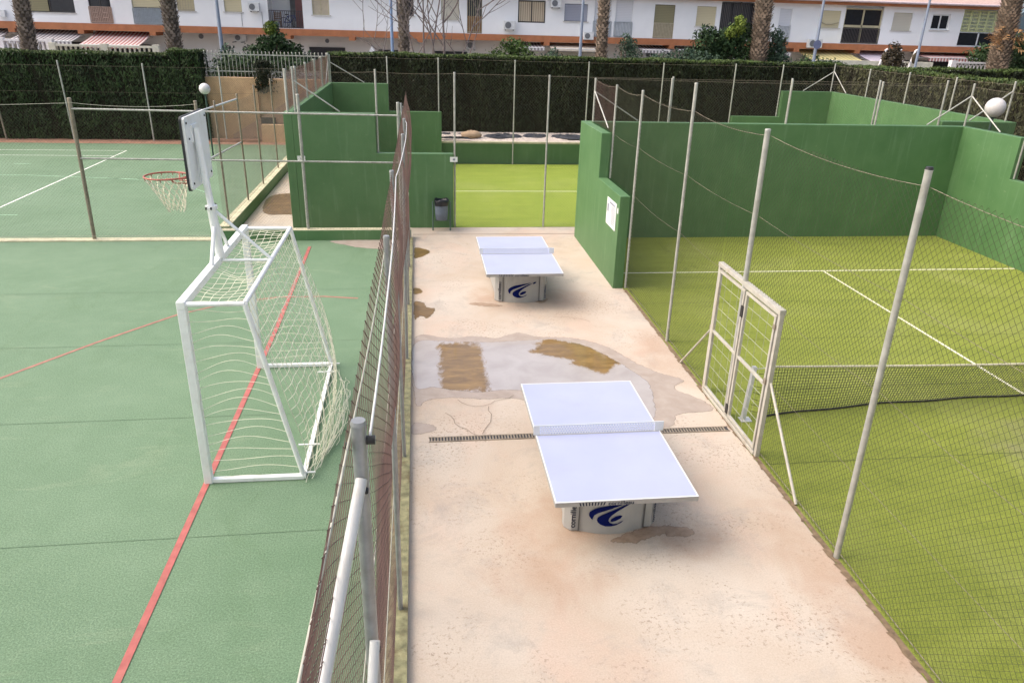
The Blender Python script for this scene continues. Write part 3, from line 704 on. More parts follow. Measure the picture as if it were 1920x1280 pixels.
# right court side fence (beside the path)
f = empty('chain_link_fence', (4.42, 9, 0), 'tall grey chain-link fence with round posts along the right of the concrete path', 'fence')
for y, z0, h, r, l in ((19.2, 3.0, 4.05, .026, 0), (17.05, 2.0, 4.05, .024, 0), (15.0, 0, 4.1, .026, 0), (12.05, 0, 4.45, .027, -.01), (9.24, 0, 4.1, .036, -.03), (6.05, 0, 4.18, .033, -.02), (3.1, 0, 4.15, .03, 0), (.1, 0, 4.15, .03, 0)):
    post(f, 4.42, y, z0, h, r, 'galv', (l, 0))
MB().tube([(4.4, 6.05, 4.18), (4.4, 6.05, 4.205)], [.036, .03], 12).build('cap', 'black', f)
for a, b, z0 in ((19.2, 17.06, 3.02), (17.06, 15.0, 2.02), (15.0, 10.13, .03), (10.13, 8.1, 2.1), (8.1, -.9, .03)):
    chain_link('mesh', (4.43, a), (4.43, b), z0, 4.02, 'wire_d' if z0 < 3 else 'wire_r', f, .078, .002 if z0 < 3 else .0026)
mb = MB()
ys = [19.2, 17.05, 15.0, 12.05, 9.24, 6.05, 3.1, .1]
for k_ in ('navy', 'ink', 'hedge_core'): flatspec(M[k_])
for a, b in zip(ys[:-1], ys[1:]): line_wire(mb, (4.44, a, 4.03), (4.44, b, 4.03), .003, .07 if a > 6 else .12)
for a, b in zip(ys[1:-1], ys[2:]): line_wire(mb, (4.44, a, 3.0), (4.44, b, 3.0), .0022, .04)
for a, b in zip(ys[2:-1], ys[3:]): line_wire(mb, (4.44, a, 2.02), (4.44, b, 2.02), .0022, .05)
line_wire(mb, (4.44, 15, .06), (4.44, -.9, .06), .005, 0); line_wire(mb, (4.44, 8, 1.05), (4.44, -.9, 1.05), .0022, .04)
mb.build('tension_wire', 'galv_r', f)
brace(f, (4.42, 10.1, 1.08), (4.36, 11.1, .02), .017, 'galv_w'); brace(f, (4.42, 8.1, 1.1), (4.42, 7.0, .02), .019, 'galv_w')
brace(f, (4.42, 19.2, 3.75), (4.43, 17.6, 3.06), .016, 'galv'); brace(f, (4.42, 19.2, 3.75), (5.6, 19.25, 3.05), .016, 'galv')

# wall-top and other padel fences
def simple_fence(label, loc, posts, panels, braces=(), wire='wire', r=.0017, pr=.026):
    f = empty('chain_link_fence', loc, label, 'fence')
    for p in posts: post(f, p[0], p[1], p[2], p[3], pr)
    for a, b, z0, z1 in panels:
        chain_link('mesh', a, b, z0, z1, wire, f, .08, r)
    mb = MB()
    for a, b, z0, z1 in panels: line_wire(mb, (*a, z1), (*b, z1), .0028, .03)
    mb.build('tension_wire', 'galv_r', f)
    for a, b in braces: brace(f, a, b, .018, 'galv')
    return f
simple_fence('chain-link strip with short posts on top of the wide dark green back wall', (9.5, 19.23, 3), [(6.4, 19.23, 3.02, 4.08), (9.6, 19.23, 3.02, 4.1), (12.1, 19.23, 3.02, 4.1), (14.7, 19.23, 3.02, 4.1)],
             [((4.45, 19.23), (14.7, 19.23), 3.03, 4.05)], [((14.7, 19.23, 3.8), (13.6, 19.23, 3.04)), ((14.7, 19.23, 3.8), (14.72, 17.9, 3.04))])
simple_fence('chain-link panels above the bright stepped wall at the right edge', (14.71, 17, 2), [(14.71, 17.02, 2.02, 4.05), (14.71, 14.95, 0, 4.05), (14.71, 12, 0, 4.05)],
             [((14.71, 19.2), (14.71, 17.05), 3.03, 4.03), ((14.71, 17.0), (14.71, 15.0), 2.03, 4.03), ((14.71, 15.0), (14.71, 8.0), .03, 4.03)])
simple_fence('chain-link fence along the near side of the yellow court, rising behind the bin wall', (6, 20.35, 0), [(.96, 20.38, 0, 4.05), (3.45, 20.36, 0, 4.03), (6.8, 20.36, 0, 4.05), (10.15, 20.36, 0, 4.07), (12.72, 20.36, 0, 4.07), (14.75, 20.38, 2.02, 4.1), (-1.06, 20.38, 2.02, 4.08), (-3.12, 20.38, 3.02, 4.1)],
             [((.96, 20.37), (12.7, 20.37), .03, 4.03), ((-1.06, 20.38), (.96, 20.38), 2.03, 4.03), ((-3.1, 20.38), (-1.06, 20.38), 3.03, 4.03), ((12.72, 20.38), (14.75, 20.38), 2.03, 4.03)],
             [((-3.12, 20.38, 3.8), (-2.0, 20.38, 3.04))])
simple_fence('chain-link strip with rusty mesh on top of the left end wall of the yellow court', (-3.31, 25, 3), [(-3.31, 20.4, 3.02, 4.05), (-3.31, 22.1, 3.02, 4.02), (-3.31, 24.2, 3.02, 4.02), (-3.31, 26.3, 3.02, 4.02), (-3.31, 28.2, 3.02, 4.02), (-3.31, 30.4, 3.02, 4.05)],
             [((-3.31, 20.4), (-3.31, 30.4), 3.03, 4.0)], [((-3.31, 30.4, 3.8), (-3.31, 29.2, 3.04))], 'wire_r', .0032, .034)
simple_fence('chain-link fence on the far side of the yellow court before the dark hedge', (6, 30.42, 0), [(-3.25, 30.42, 3.02, 4.0), (-1.12, 30.42, 2.02, 3.97), (.82, 30.42, 0, 3.97), (3.78, 30.42, 0, 3.95), (6.7, 30.42, 0, 3.95), (9.72, 30.42, 0, 3.97), (12.7, 30.42, 0, 4.0), (14.7, 30.42, 2.02, 4.0)],
             [((-3.2, 30.42), (-1.12, 30.42), 3.03, 3.95), ((-1.12, 30.42), (.82, 30.42), 2.03, 3.95), ((.82, 30.42), (12.7, 30.42), .03, 3.95), ((12.7, 30.42), (14.7, 30.42), 2.03, 3.95), ((14.7, 30.42), (16.9, 30.42), 3.03, 3.95)],
             [((-3.25, 30.42, 3.75), (-2.0, 30.42, 3.04)), ((16.9, 30.42, 3.8), (15.7, 30.42, 3.04))], 'wire_d')
simple_fence('chain-link strip with braced posts on top of the sunlit end wall at the far right', (17.0, 25, 3), [(17.0, 30.6, 3.02, 4.08), (17.0, 28.0, 3.02, 4.02), (17.0, 25.55, 3.02, 4.05), (17.0, 23.1, 3.02, 4.05), (17.0, 20.6, 3.02, 4.1)],
             [((17.0, 20.5), (17.0, 30.5), 3.03, 4.02)], [((17.0, 30.6, 3.8), (17.0, 29.4, 3.04)), ((17.0, 20.6, 3.85), (17.0, 21.8, 3.04)), ((17.0, 20.6, 3.85), (15.7, 20.4, 3.04))])

# ------------------------------------------------------------------ gate
gt = empty('metal_gate', (4.41, 9.1, 0), 'double-leaf grey metal gate with wire mesh standing between path and right court', 'gate')
mb = MB()
for y in (10.1, 8.12): mb.bar((4.41, y, 0), (4.41, y, 2.04), .06)
mb.bar((4.41, 10.13, 2.07), (4.41, 9.17, 2.07), .08, .06); mb.bar((4.41, 9.17, 2.065), (4.41, 8.09, 2.065), .085, .07)
mb.bar((4.40, 10.07, .03), (4.40, 8.15, .03), .07, .05)
mb.build('frame', 'galv_w', gt, .005)
for y0, y1 in ((10.03, 9.15), (9.07, 8.19)):
    lf = MB()
    for y in (y0, y1): lf.bar((4.39, y, .08), (4.39, y, 2.0), .042)
    for z in (.1, 1.04, 1.98): lf.bar((4.39, y0, z), (4.39, y1, z), .038)
    lf = lf.build('gate_leaf', 'galv_w', gt, .004)
    wm = MB()
    for i in range(1, 10): wm.tube([(4.39, y0, .1 + i * .19), (4.39, y1, .1 + i * .19)], .0035, 4)
    for i in range(1, 4): wm.tube([(4.39, y0 + (y1 - y0) * i / 4, .1), (4.39, y0 + (y1 - y0) * i / 4, 1.98)], .002, 4)
    wm.build('wire_mesh', 'wire_l', lf)
MB().box(4.355, 9.08, 1.62, 4.372, 9.15, 1.78).build('lock', 'black', gt); MB().box(4.355, 9.08, .12, 4.372, 9.15, .26).build('lock', 'black', gt)
for b in ((4.36, 8.14, 1.82, 4.376, 8.2, 1.88), (4.36, 8.14, 1.06, 4.376, 8.2, 1.14), (4.39, 10.11, 1.02, 4.43, 10.18, 1.08)): MB().box(*b).build('hinge', 'galv_r', gt)

# ------------------------------------------------------------------ padel net
nt = empty('padel_net', (9.5, 9.2, 0), 'sagging olive padel net with pale top band across the right court', 'net')
def netz(u): return .80 - .07 * np.sin(math.pi * u)
def netb(u): return .02 + 0 * u
X0, X1 = 5.02, 14.2; cell = .045
nx = int((X1 - X0) / cell); us = np.linspace(0, 1, nx); nv = 17
def ny(u, v): return 9.2 + (1 - v) * (.62 * np.sin(np.clip(u * 1.6, 0, math.pi / 2)) - .04) + .02 * np.sin(u * 37) * (1 - v) + .05 * np.sin(u * 9) * (1 - v)
U, Vv = np.meshgrid(us, np.linspace(0, 1, nv), indexing='ij')
P = np.stack([X0 + (X1 - X0) * U, ny(U, Vv), netb(U) + (netz(U) - netb(U)) * Vv], -1)
npmesh('net_mesh', *merge([wires(P, .0043), wires(P.transpose(1, 0, 2), .0043)]), 'netdark', nt)
mb = MB(); mb.tube([(X0 + (X1 - X0) * u, 9.2, float(netz(u))) for u in np.linspace(0, 1, 30)], .017, 6); mb.build('top_band', 'netband', nt)
mb = MB(); mb.tube([(X0 + (X1 - X0) * u, float(ny(u, 0)), .02) for u in np.linspace(0, 1, 60)], .015, 6); mb.build('bottom_hem', 'netfoot', nt)
pm = MB()
pm.bar((4.62, 9.08, 0), (4.68, 9.1, .86), .07, .05); pm.box(4.58, 9.02, .0, 4.74, 9.16, .02); pm.tube([(4.68, 9.1, .82), (5.03, 9.2, .79)], .006, 6)
pm.build('net_post', 'white_tube', nt)
mb = MB(); rn = random.Random(3)
for i in range(7):
    a = (4.72, 9.1, .75 - i * .1); b = (5.03, 9.2, .78 - i * .11)
    mb.tube([a, ((a[0] + b[0]) / 2, 9.15, (a[2] + b[2]) / 2 - .05 - rn.random() * .04), b], .004, 4)
mb.build('lacing', 'netdark', nt)

# ------------------------------------------------------------------ goal with net
GX, GY0, GY1, GH = -2.63, 8.06, 11.36, 2.31; RX, BX = -1.96, -1.5
go = empty('handball_goal', (GX, (GY0 + GY1) / 2, 0), 'white steel goal with cream net standing on the green court', 'goal')
for y in (GY0, GY1): MB().bar((GX, y, 0), (GX, y, GH - .045), .094, .094, (0, 1, 0)).build('goalpost', 'goalwhite', go, .008)
MB().bar((GX, GY0 - .05, GH), (GX, GY1 + .05, GH), .092, .094).build('crossbar', 'goalwhite', go, .008)
mb = MB(); mb.tube([(RX, GY0, GH), (RX, GY1, GH)], .03, 10)
for y in (GY0, GY1): mb.tube([(GX, y, GH), (RX, y, GH)], .028, 10)
mb.tube([(GX, 9.72, GH), (RX, 9.72, GH)], .02, 8)
mb.build('top_frame', 'goalwhite', go)
for y in (GY0, GY1): MB().tube([(RX, y, GH), (BX, y, .03)], .03, 10).build('rear_leg', 'goalwhite', go)
mb = MB()
for y in (GY0, GY1): mb.bar((GX, y, .03), (BX, y, .03), .07, .05)
mb.bar((BX, GY0 - .03, .034), (BX, GY1 + .03, .034), .055, .05)
mb.build('base_frame', 'goalwhite', go, .004)
mb = MB()
for y, a, b in ((GY0 + .02, -1.55, -1.36), (8.75, -1.66, -1.38), (10.98, -1.68, -1.4), (GY1 - .07, -1.58, -1.36)): mb.tube([(a, y, .07), (b, y, .07)], .012, 6)
mb.build('net_hook', 'goalwhite', go)
# net surfaces as cords
def grid_cords(fn, nu, nv, r, ures=24, vres=24):
    out = []
    u = np.linspace(0, 1, nu)[:, None]; v = np.linspace(0, 1, vres)[None, :]
    out.append(wires(fn(u + 0 * v, v + 0 * u), r))
    v2 = np.linspace(0, 1, nv)[:, None]; u2 = np.linspace(0, 1, ures)[None, :]
    out.append(wires(fn(u2 + 0 * v2, v2 + 0 * u2), r))
    return out
def roofn(u, v):
    y = GY0 + .03 + (GY1 - GY0 - .06) * u; x = GX + .04 + (RX - GX - .05) * v
    return np.stack([x, y + .04 * np.sin(v * 6 + u * 20), GH - .02 - .07 * np.sin(math.pi * u) * np.sin(math.pi * v) - .015 * np.sin(u * 30 + v * 4)], -1)
def rearn(u, v):
    y = GY0 - .02 + (GY1 - GY0 + .04) * u
    bulge = .30 * np.sin(math.pi * np.clip(v, 0, 1)) ** .8 * (1 - .35 * np.abs(2 * u - 1)) + .17 * v * np.sin(math.pi * u) ** .6
    x = RX + (BX - RX) * v + bulge * v ** .6
    z = GH - .02 - (GH - .06) * v - .05 * np.sin(u * 14) * v * (1 - v)
    return np.stack([x + .02 * np.sin(u * 50 + v * 9) * v, y + .07 * np.sin(v * 9 + u * 11) * v, np.maximum(z, .02)], -1)
def siden(Y, s):
    def f(u, v):
        xb = GX + .05 + (RX + (BX - RX) * v - GX - .03) * u
        sag = .16 * np.sin(math.pi * u) * (.4 + .6 * np.sin(math.pi * v))
        z = GH - .03 - (GH - .08) * v + .10 * np.sin(math.pi * u) * (1 - .3 * v) * np.sin(math.pi * np.clip(v, .0, 1)) * 1.2
        return np.stack([xb, Y + s * sag * .5 + 0 * u, z + .02 * np.sin(u * 6 + v * 31)], -1)
    return f
parts = grid_cords(roofn, 24, 7, .0042) + grid_cords(rearn, 26, 20, .0042, 40, 30)
def side_only(fn):
    v2 = np.linspace(.03, 1, 19)[:, None]; u2 = np.linspace(0, 1, 16)[None, :]
    a = wires(fn(u2 + 0 * v2, v2 + 0 * u2), .0036)
    u = np.linspace(.1, .95, 7)[:, None]; v = np.linspace(0, 1, 20)[None, :]
    return [a]
parts += side_only(siden(GY0, .5)) + side_only(siden(GY1, -.6))
npmesh('net', *merge(parts), 'net', go)
# loose gathered cords lying along the rear bar
L = []
rn = np.random.RandomState(4)
for i in range(26):
    t = np.linspace(0, 1, 26); y0 = GY0 - .15 + rn.rand() * 1.2; y1 = y0 + .6 + rn.rand() * 1.9
    y = np.clip(y0 + (y1 - y0) * t, GY0 - .12, GY1 + .05)
    x = BX + .06 + .33 * np.sin(math.pi * (y - GY0 + .15) / 3.6) * (rn.rand() * .6 + .5) + .03 * np.sin(t * 9 + i)
    z = .02 + .42 * rn.rand() * np.sin(math.pi * t) * np.abs(np.sin(math.pi * (y - GY0 + .2) / 3.6)) + .01
    L.append(np.stack([x, y + .03 * np.sin(t * 14 + i), z], -1))
npmesh('loose_net', *wires(np.array(L), .0042), 'net', go)

# basketball hoop carried by the goal
bh = empty('basketball_hoop', (-2.6, 9.75, GH + .044), 'white basketball backboard with red rim, standing on a pole on top of the goal', 'basketball hoop')
mb = MB(); mb.tube([(-2.6, 9.74, GH + .04), (-2.63, 9.74, 3.0)], [.055, .055], 14); mb.tube([(-2.63, 9.74, 3.0), (-2.72, 9.84, 3.97)], [.042, .042], 14); mb.build('pole', 'goalwhite', bh)
mb = MB(); mb.tube([(-2.63, 9.74, 2.99), (-2.63, 9.74, 3.03)], [.075, .075], 14); mb.bar((-2.63, 9.62, 3.01), (-2.63, 9.86, 3.01), .03, .03); mb.build('collar', 'goalwhite', bh, .003)
mb = MB()
for y in (9.62, 9.86):
    for x in (-2.6, -2.66): mb.tube([(x - .005, y, 3.0), (x - .005, y, 3.03)], .012, 6)
mb.build('bolt', 'black', bh)
brace(bh, (-2.62, 9.74, 2.8), (-2.62, 9.36, GH + .04), .026, 'goalwhite'); brace(bh, (-2.62, 9.74, 2.9), (-2.62, 10.26, GH + .04), .024, 'goalwhite')
brace(bh, (-2.62, 9.76, 2.98), (RX, 9.72, GH + .02), .02, 'goalwhite')
# board in the YZ plane, rounded lower corners, dark near edge
by0, by1, bz0, bz1, bx = 9.54, 10.52, 3.26, 4.12, -2.78
def rr(y0, y1, z0, z1, r, n=5):
    P = []
    for cy, cz, a0 in ((y1 - r, z1 - r, 0), (y0 + r, z1 - r, 90), (y0 + r, z0 + r, 180), (y1 - r, z0 + r, 270)):
        for i in range(n + 1): a = R(a0 + 90 * i / n); P.append((cy + r * math.cos(a), cz + r * math.sin(a)))
    return P
MB().prismX(rr(by0, by1, bz0, bz1, .04), bx - .012, bx + .018).build('backboard', 'goalwhite', bh)
MB().prismX(rr(by0 - .018, by1 + .018, bz0 - .018, bz1 + .01, .055), bx - .038, bx - .012).build('rubber_edge', 'rubber', bh)
mb = MB()
for y in (by0 + .07, by1 - .07):
    for z in (bz0 + .07, bz1 - .07): mb.tube([(bx + .018, y, z), (bx + .028, y, z)], .014, 8)
mb.tube([(bx + .018, 9.66, 3.86), (bx + .028, 9.66, 3.86)], .012, 8)
mb.build('bolt', 'black', bh)
mb = MB(); mb.bar((bx + .024, 9.78, 3.8), (bx + .024, 9.78, 3.98), .02, .03); mb.bar((bx + .024, 9.76, 3.99), (bx + .024, 10.02, 3.99), .03, .04); mb.bar((bx + .03, 9.86, 3.3), (bx + .03, 9.86, 3.97), .04, .03)
mb.build('bracket', 'goalwhite', bh, .003)
rc = Vector((-3.13, 9.78, 3.39)); rr_ = .26
rim = MB(); rim.tube([(rc.x + rr_ * math.cos(a), rc.y + rr_ * math.sin(a), rc.z) for a in np.linspace(0, 2 * math.pi, 33)[:-1]], .011, 8, closed=True)
for s in (-1, 1): rim.tube([(rc.x + .05, rc.y + s * .225, rc.z), (bx - .04, rc.y + s * .14, rc.z)], .009, 6); rim.tube([(rc.x + .1, rc.y + s * .2, rc.z), (rc.x + .12, rc.y + s * .1, rc.z - .07), (bx - .04, rc.y + s * .06, rc.z - .08)], .008, 6)
rim.box(bx - .06, rc.y - .12, rc.z - .12, bx - .046, rc.y + .12, rc.z + .03)
for i in range(12):
    a = i * math.pi / 6; rim.tube([(rc.x + rr_ * math.cos(a), rc.y + rr_ * math.sin(a), rc.z), (rc.x + rr_ * .97 * math.cos(a), rc.y + rr_ * .97 * math.sin(a), rc.z - .035)], .005, 5)
rim.build('rim', 'hoop', bh)
N = []
for s in (-1, 1):
    for i in range(14):
        t = np.linspace(0, 1, 13); a = 2 * math.pi * (i / 14) + s * t * 1.35
        rad = rr_ * (1 - .62 * t ** .8); N.append(np.stack([rc.x + .07 * t + rad * np.cos(a), rc.y + rad * np.sin(a), rc.z - .03 - .40 * t + .02 * np.sin(a * 3) * t], -1))
npmesh('hoop_net', *wires(np.array(N), .005), 'net', bh)

# ------------------------------------------------------------------ table tennis tables
def textmesh(name, body, size, mt, parent, mtx):
    cu = bpy.data.curves.new('lettering', 'FONT'); cu.body = body; cu.size = size; cu.extrude = .0008; cu.offset = size * .012
    tmp = bpy.data.objects.new('lettering', cu); COL.objects.link(tmp)
    bpy.context.view_layer.update()
    me = bpy.data.meshes.new_from_object(tmp.evaluated_get(bpy.context.evaluated_depsgraph_get())); bpy.data.objects.remove(tmp)
    me.transform(mtx); me.materials.clear(); me.materials.append(M[mt]); me.name = name
    o = bpy.data.objects.new(name, me); COL.objects.link(o); o.parent = parent; return o
TW, TL = .7625, 1.37
tt = empty('table_tennis_table', (2.07, 7.6, 0), 'outdoor table tennis table nearest the camera, beside the puddle and drain', 'table tennis table', 'table tennis tables on the path')
def tb(mb): return mb
cx, cy = 2.07, 7.6
MB().box(cx - TW, cy - TL, .700, cx + TW, cy + TL, .757).build('table_top', 'tside', tt, .004)
MB().box(cx - TW + .015, cy - TL + .015, .757, cx + TW - .015, cy + TL - .015, .7605).build('playing_surface', 'table', tt)
mb = MB()
mb.box(cx - TW, cy - TL, .7572, cx + TW, cy - TL + .0148, .7602); mb.box(cx - TW, cy + TL - .0148, .7572, cx + TW, cy + TL, .7602)
mb.box(cx - TW, cy - TL + .015, .7572, cx - TW + .0148, cy + TL - .015, .7602); mb.box(cx + TW - .0148, cy - TL + .015, .7572, cx + TW, cy + TL - .015, .7602)
mb.build('edge_line', 'tedge', tt)
# perforated net plate
mb = MB(); pit = .0325; x0 = cx - .70; rows = 4; hh = pit * .866
for j in range(rows):
    for i in range(43):
        px = x0 + i * pit + (pit / 2 if j % 2 else 0); pz = .762 + .016 + j * hh
        o6 = [(px + pit / math.sqrt(3) * math.cos(R(90 + 60 * k)), pz + pit / math.sqrt(3) * math.sin(R(90 + 60 * k))) for k in range(6)]
        i6 = [(px + .0108 * math.cos(R(90 + 60 * k)), pz + .0108 * math.sin(R(90 + 60 * k))) for k in range(6)]
        V = [(a, cy - .002, b) for a, b in o6] + [(a, cy - .002, b) for a, b in i6]
        mb.add(V, [(k, (k + 1) % 6, 6 + (k + 1) % 6, 6 + k) for k in range(6)])
zt = .762 + .016 + 3 * hh + .014
mb.box(cx - .79, cy - .005, .763, cx - .715, cy + .005, zt + .012); mb.box(cx + .695, cy - .005, .763, cx + .80, cy + .005, zt + .012)
mb.box(cx - .715, cy - .004, zt - .004, cx + .695, cy + .004, zt + .012); mb.box(cx - .715, cy - .004, .7615, cx + .695, cy + .004, .766)
mb.build('net', 'tnet', tt)
MB().box(cx - .74, cy - .016, .7606, cx + .74, cy + .016, .7625).build('net_base', 'tside', tt)
# base: two bulging end panels with corner strips, side panels between
body = MB()
def endpanel(s):
    yb = cy + s * .80
    pts = []
    for i in range(13):
        u = i / 12; pts.append((cx - .375 + .75 * u, yb + s * (.05 + .095 * math.sin(math.pi * u))))
    poly = pts + [(cx + .375, yb - s * .08), (cx - .375, yb - s * .08)]
    if s > 0: poly = poly[::-1]
    return MB().prism(poly, .0, .70).build('end_panel', 'tpanel', tt)
ep = [endpanel(-1), endpanel(1)]
for s in (-1, 1):
    yb = cy + s * .80
    for sx in (-1, 1):
        xa, xb = cx + sx * .378, cx + sx * .53
        poly = [(xa, yb + s * .06), (cx + sx * .46, yb + s * .06), (xb, yb - s * .02), (xb, yb - s * .12), (xa, yb - s * .12)]
        a = sum(poly[i][0] * poly[(i + 1) % 5][1] - poly[(i + 1) % 5][0] * poly[i][1] for i in range(5))
        if a < 0: poly = poly[::-1]
        MB().prism(poly, .01, .70).build('corner_strip', 'tpanel', tt, .004)
MB().box(cx - .50, cy - .68, .04, cx + .50, cy + .68, .70).build('body', 'tpanel', tt)
mb = MB()
for s in (-1, 1): mb.box(cx - .66, cy + s * .9 - .03, .63, cx + .66, cy + s * .9 + .03, .699)
mb.build('support_beam', 'black', tt)
mb = MB()
for s in (-1, 1):
    mb.box(cx - .382, cy + s * .865 - .004, .005, cx - .372, cy + s * .865 + .004, .70); mb.box(cx + .372, cy + s * .865 - .004, .005, cx + .382, cy + s * .865 + .004, .70)
mb.build('seam', 'tseam', tt)
# swoosh emblem (dark navy) on the near end panel, following its curve
def panel_y(x): 
    u = min(1, max(0, (x - cx + .375) / .75)); return cy - .80 - .05 - .095 * math.sin(math.pi * u)
def emblem(polys, parent, mt):
    mb = MB()
    for P in polys:
        Q = [((a - 435) / 1344 + cx - .375, (640 - b) / 1175 + .012) for a, b in P]
        # triangulate by slicing the outline in vertical strips
        from mathutils.geometry import tessellate_polygon
        Q2 = []
        for i in range(len(Q)):
            a, b = Vector(Q[i]), Vector(Q[(i + 1) % len(Q)])
            for t in range(3): Q2.append(a.lerp(b, t / 3))
        V3 = [Vector((q.x, q.y, 0)) for q in Q2]
        tri = tessellate_polygon([V3])
        mb.add([(q.x, panel_y(q.x) - .0095, q.y) for q in Q2], [tuple(t) for t in tri])
    return mb.build('emblem', mt, parent)
outer = [(570, 350), (580, 318), (640, 268), (720, 230), (850, 198), (1000, 175), (1130, 160), (1200, 155), (1130, 176), (1060, 193), (950, 225), (800, 280), (700, 322), (650, 360), (632, 400), (625, 435), (600, 420), (575, 385)]
inner = [(688, 430), (700, 390), (750, 350), (850, 298), (1000, 238), (1110, 200), (1240, 172), (1180, 203), (1080, 243), (980, 292), (900, 350), (868, 395), (858, 430), (880, 465), (930, 487), (1000, 482), (1060, 455), (1092, 445), (1060, 475), (980, 505), (900, 522), (820, 522), (740, 497), (700, 465)]
head = [(885, 437), (900, 405), (960, 370), (1030, 358), (1070, 368), (1045, 405), (970, 438), (910, 452)]
ball = [(1245, 190), (1255, 165), (1290, 150), (1335, 148), (1345, 160), (1320, 185), (1280, 198)]
emblem([outer, inner, head, ball], tt, 'navy')
RX90 = Matrix.Rotation(R(90), 4, 'X')
textmesh('lettering', 'cornilleau', .062, 'ink', tt, Matrix.Translation((-.205, -TL - .0015, .707)) @ Matrix.Scale(1.12, 4, (1, 0, 0)) @ RX90)
mb = MB()
for i in range(9):
    x = cx - .50 + i * .030; mb.add([(x, cy - TL - .002, .708), (x + .014, cy - TL - .002, .708), (x + .014 - .008 * (4 - i) * .4, cy - TL - .002, .748), (x - .008 * (4 - i) * .4, cy - TL - .002, .748)], [(0, 1, 2, 3)])
mb.build('printed_bars', 'ink', tt)
textmesh('lettering', 'cornilleau', .092, 'ink', tt, Matrix.Translation((-.415, -.80 - .062, .05)) @ Matrix.Rotation(R(-90), 4, 'Y') @ RX90 @ Matrix.Scale(1.05, 4, (1, 0, 0)))
textmesh('lettering', 'cornilleau', .075, 'ink', tt, Matrix.Translation((.518, -.80 - .018, .05)) @ Matrix.Rotation(R(43), 4, 'Z') @ Matrix.Rotation(R(-90), 4, 'Y') @ RX90)
t2 = copy_tree(tt); t2.location = (2.02, 15.13, 0); setlabel(t2, 'outdoor table tennis table farther away, near the litter bin and stepped wall')

# ------------------------------------------------------------------ litter bin, globe lamps
bn = empty('litter_bin', (.58, 19.98, 0), 'grey litter bin with black bag hanging between two posts before the green wall', 'litter bin')
mb = MB(); prof = [(.13, .30), (.155, .31), (.175, .5), (.185, .8)]
n = 24; V = []; F = []
for i, (r, z) in enumerate(prof):
    for j in range(n): a = 2 * math.pi * j / n; V.append((.58 + r * math.cos(a), 19.98 + r * math.sin(a), z))
for i in range(len(prof) - 1):
    for j in range(n): F.append((i * n + j, i * n + (j + 1) % n, (i + 1) * n + (j + 1) % n, (i + 1) * n + j))
F.append(tuple(range(n))[::-1]); mb.add(V, F, True); mb.build('bucket', 'bin', bn)
mb = MB(); V = []; F = []
prof = [(.191, .70), (.196, .78), (.2, .84), (.185, .86), (.165, .80), (.15, .55), (.0, .5)]
for i, (r, z) in enumerate(prof):
    for j in range(n):
        a = 2 * math.pi * j / n; q = r * (1 + .03 * math.sin(a * 7 + i)); V.append((.58 + q * math.cos(a), 19.98 + q * math.sin(a), z + (.02 * math.sin(a * 3) if 0 < i < 4 else 0)))
for i in range(len(prof) - 1):
    for j in range(n): F.append((i * n + j, i * n + (j + 1) % n, (i + 1) * n + (j + 1) % n, (i + 1) * n + j))
mb.add(V, F, True); mb.build('bag', 'bag', bn)
for s in (-1, 1): MB().tube([(.58 + s * .235, 19.98, 0), (.58 + s * .235, 19.98, .80)], .02, 10).build('post', 'binpost', bn)
mb = MB(); mb.tube([(.345, 19.98, .28), (.815, 19.98, .28)], .012, 8); mb.tube([(.345, 19.98, .70), (.395, 19.98, .70)], .012, 8); mb.tube([(.765, 19.98, .70), (.815, 19.98, .70)], .012, 8); mb.build('crossbar', 'binpost', bn)

def globe_lamp(x, y, z, r, label):
    e = empty('globe_lamp', (x, y, 0), label, 'lamp', None)
    MB().sphere((x, y, z), r, 28, 18).build('globe', 'globe', e)
    mb = MB(); mb.tube([(x, y, 0), (x, y, z - r * .95)], .035, 12); mb.tube([(x, y, z - r * 1.1), (x, y, z - r * .86)], [.06, .085], 14); mb.build('post', 'lamp_green', e)
globe_lamp(15.97, 19.85, 3.46, .26, 'white globe lamp on a green post rising behind the right court wall')
globe_lamp(-8.04, 31.0, 2.66, .205, 'small white globe lamp by the tennis court in front of the left hedge')

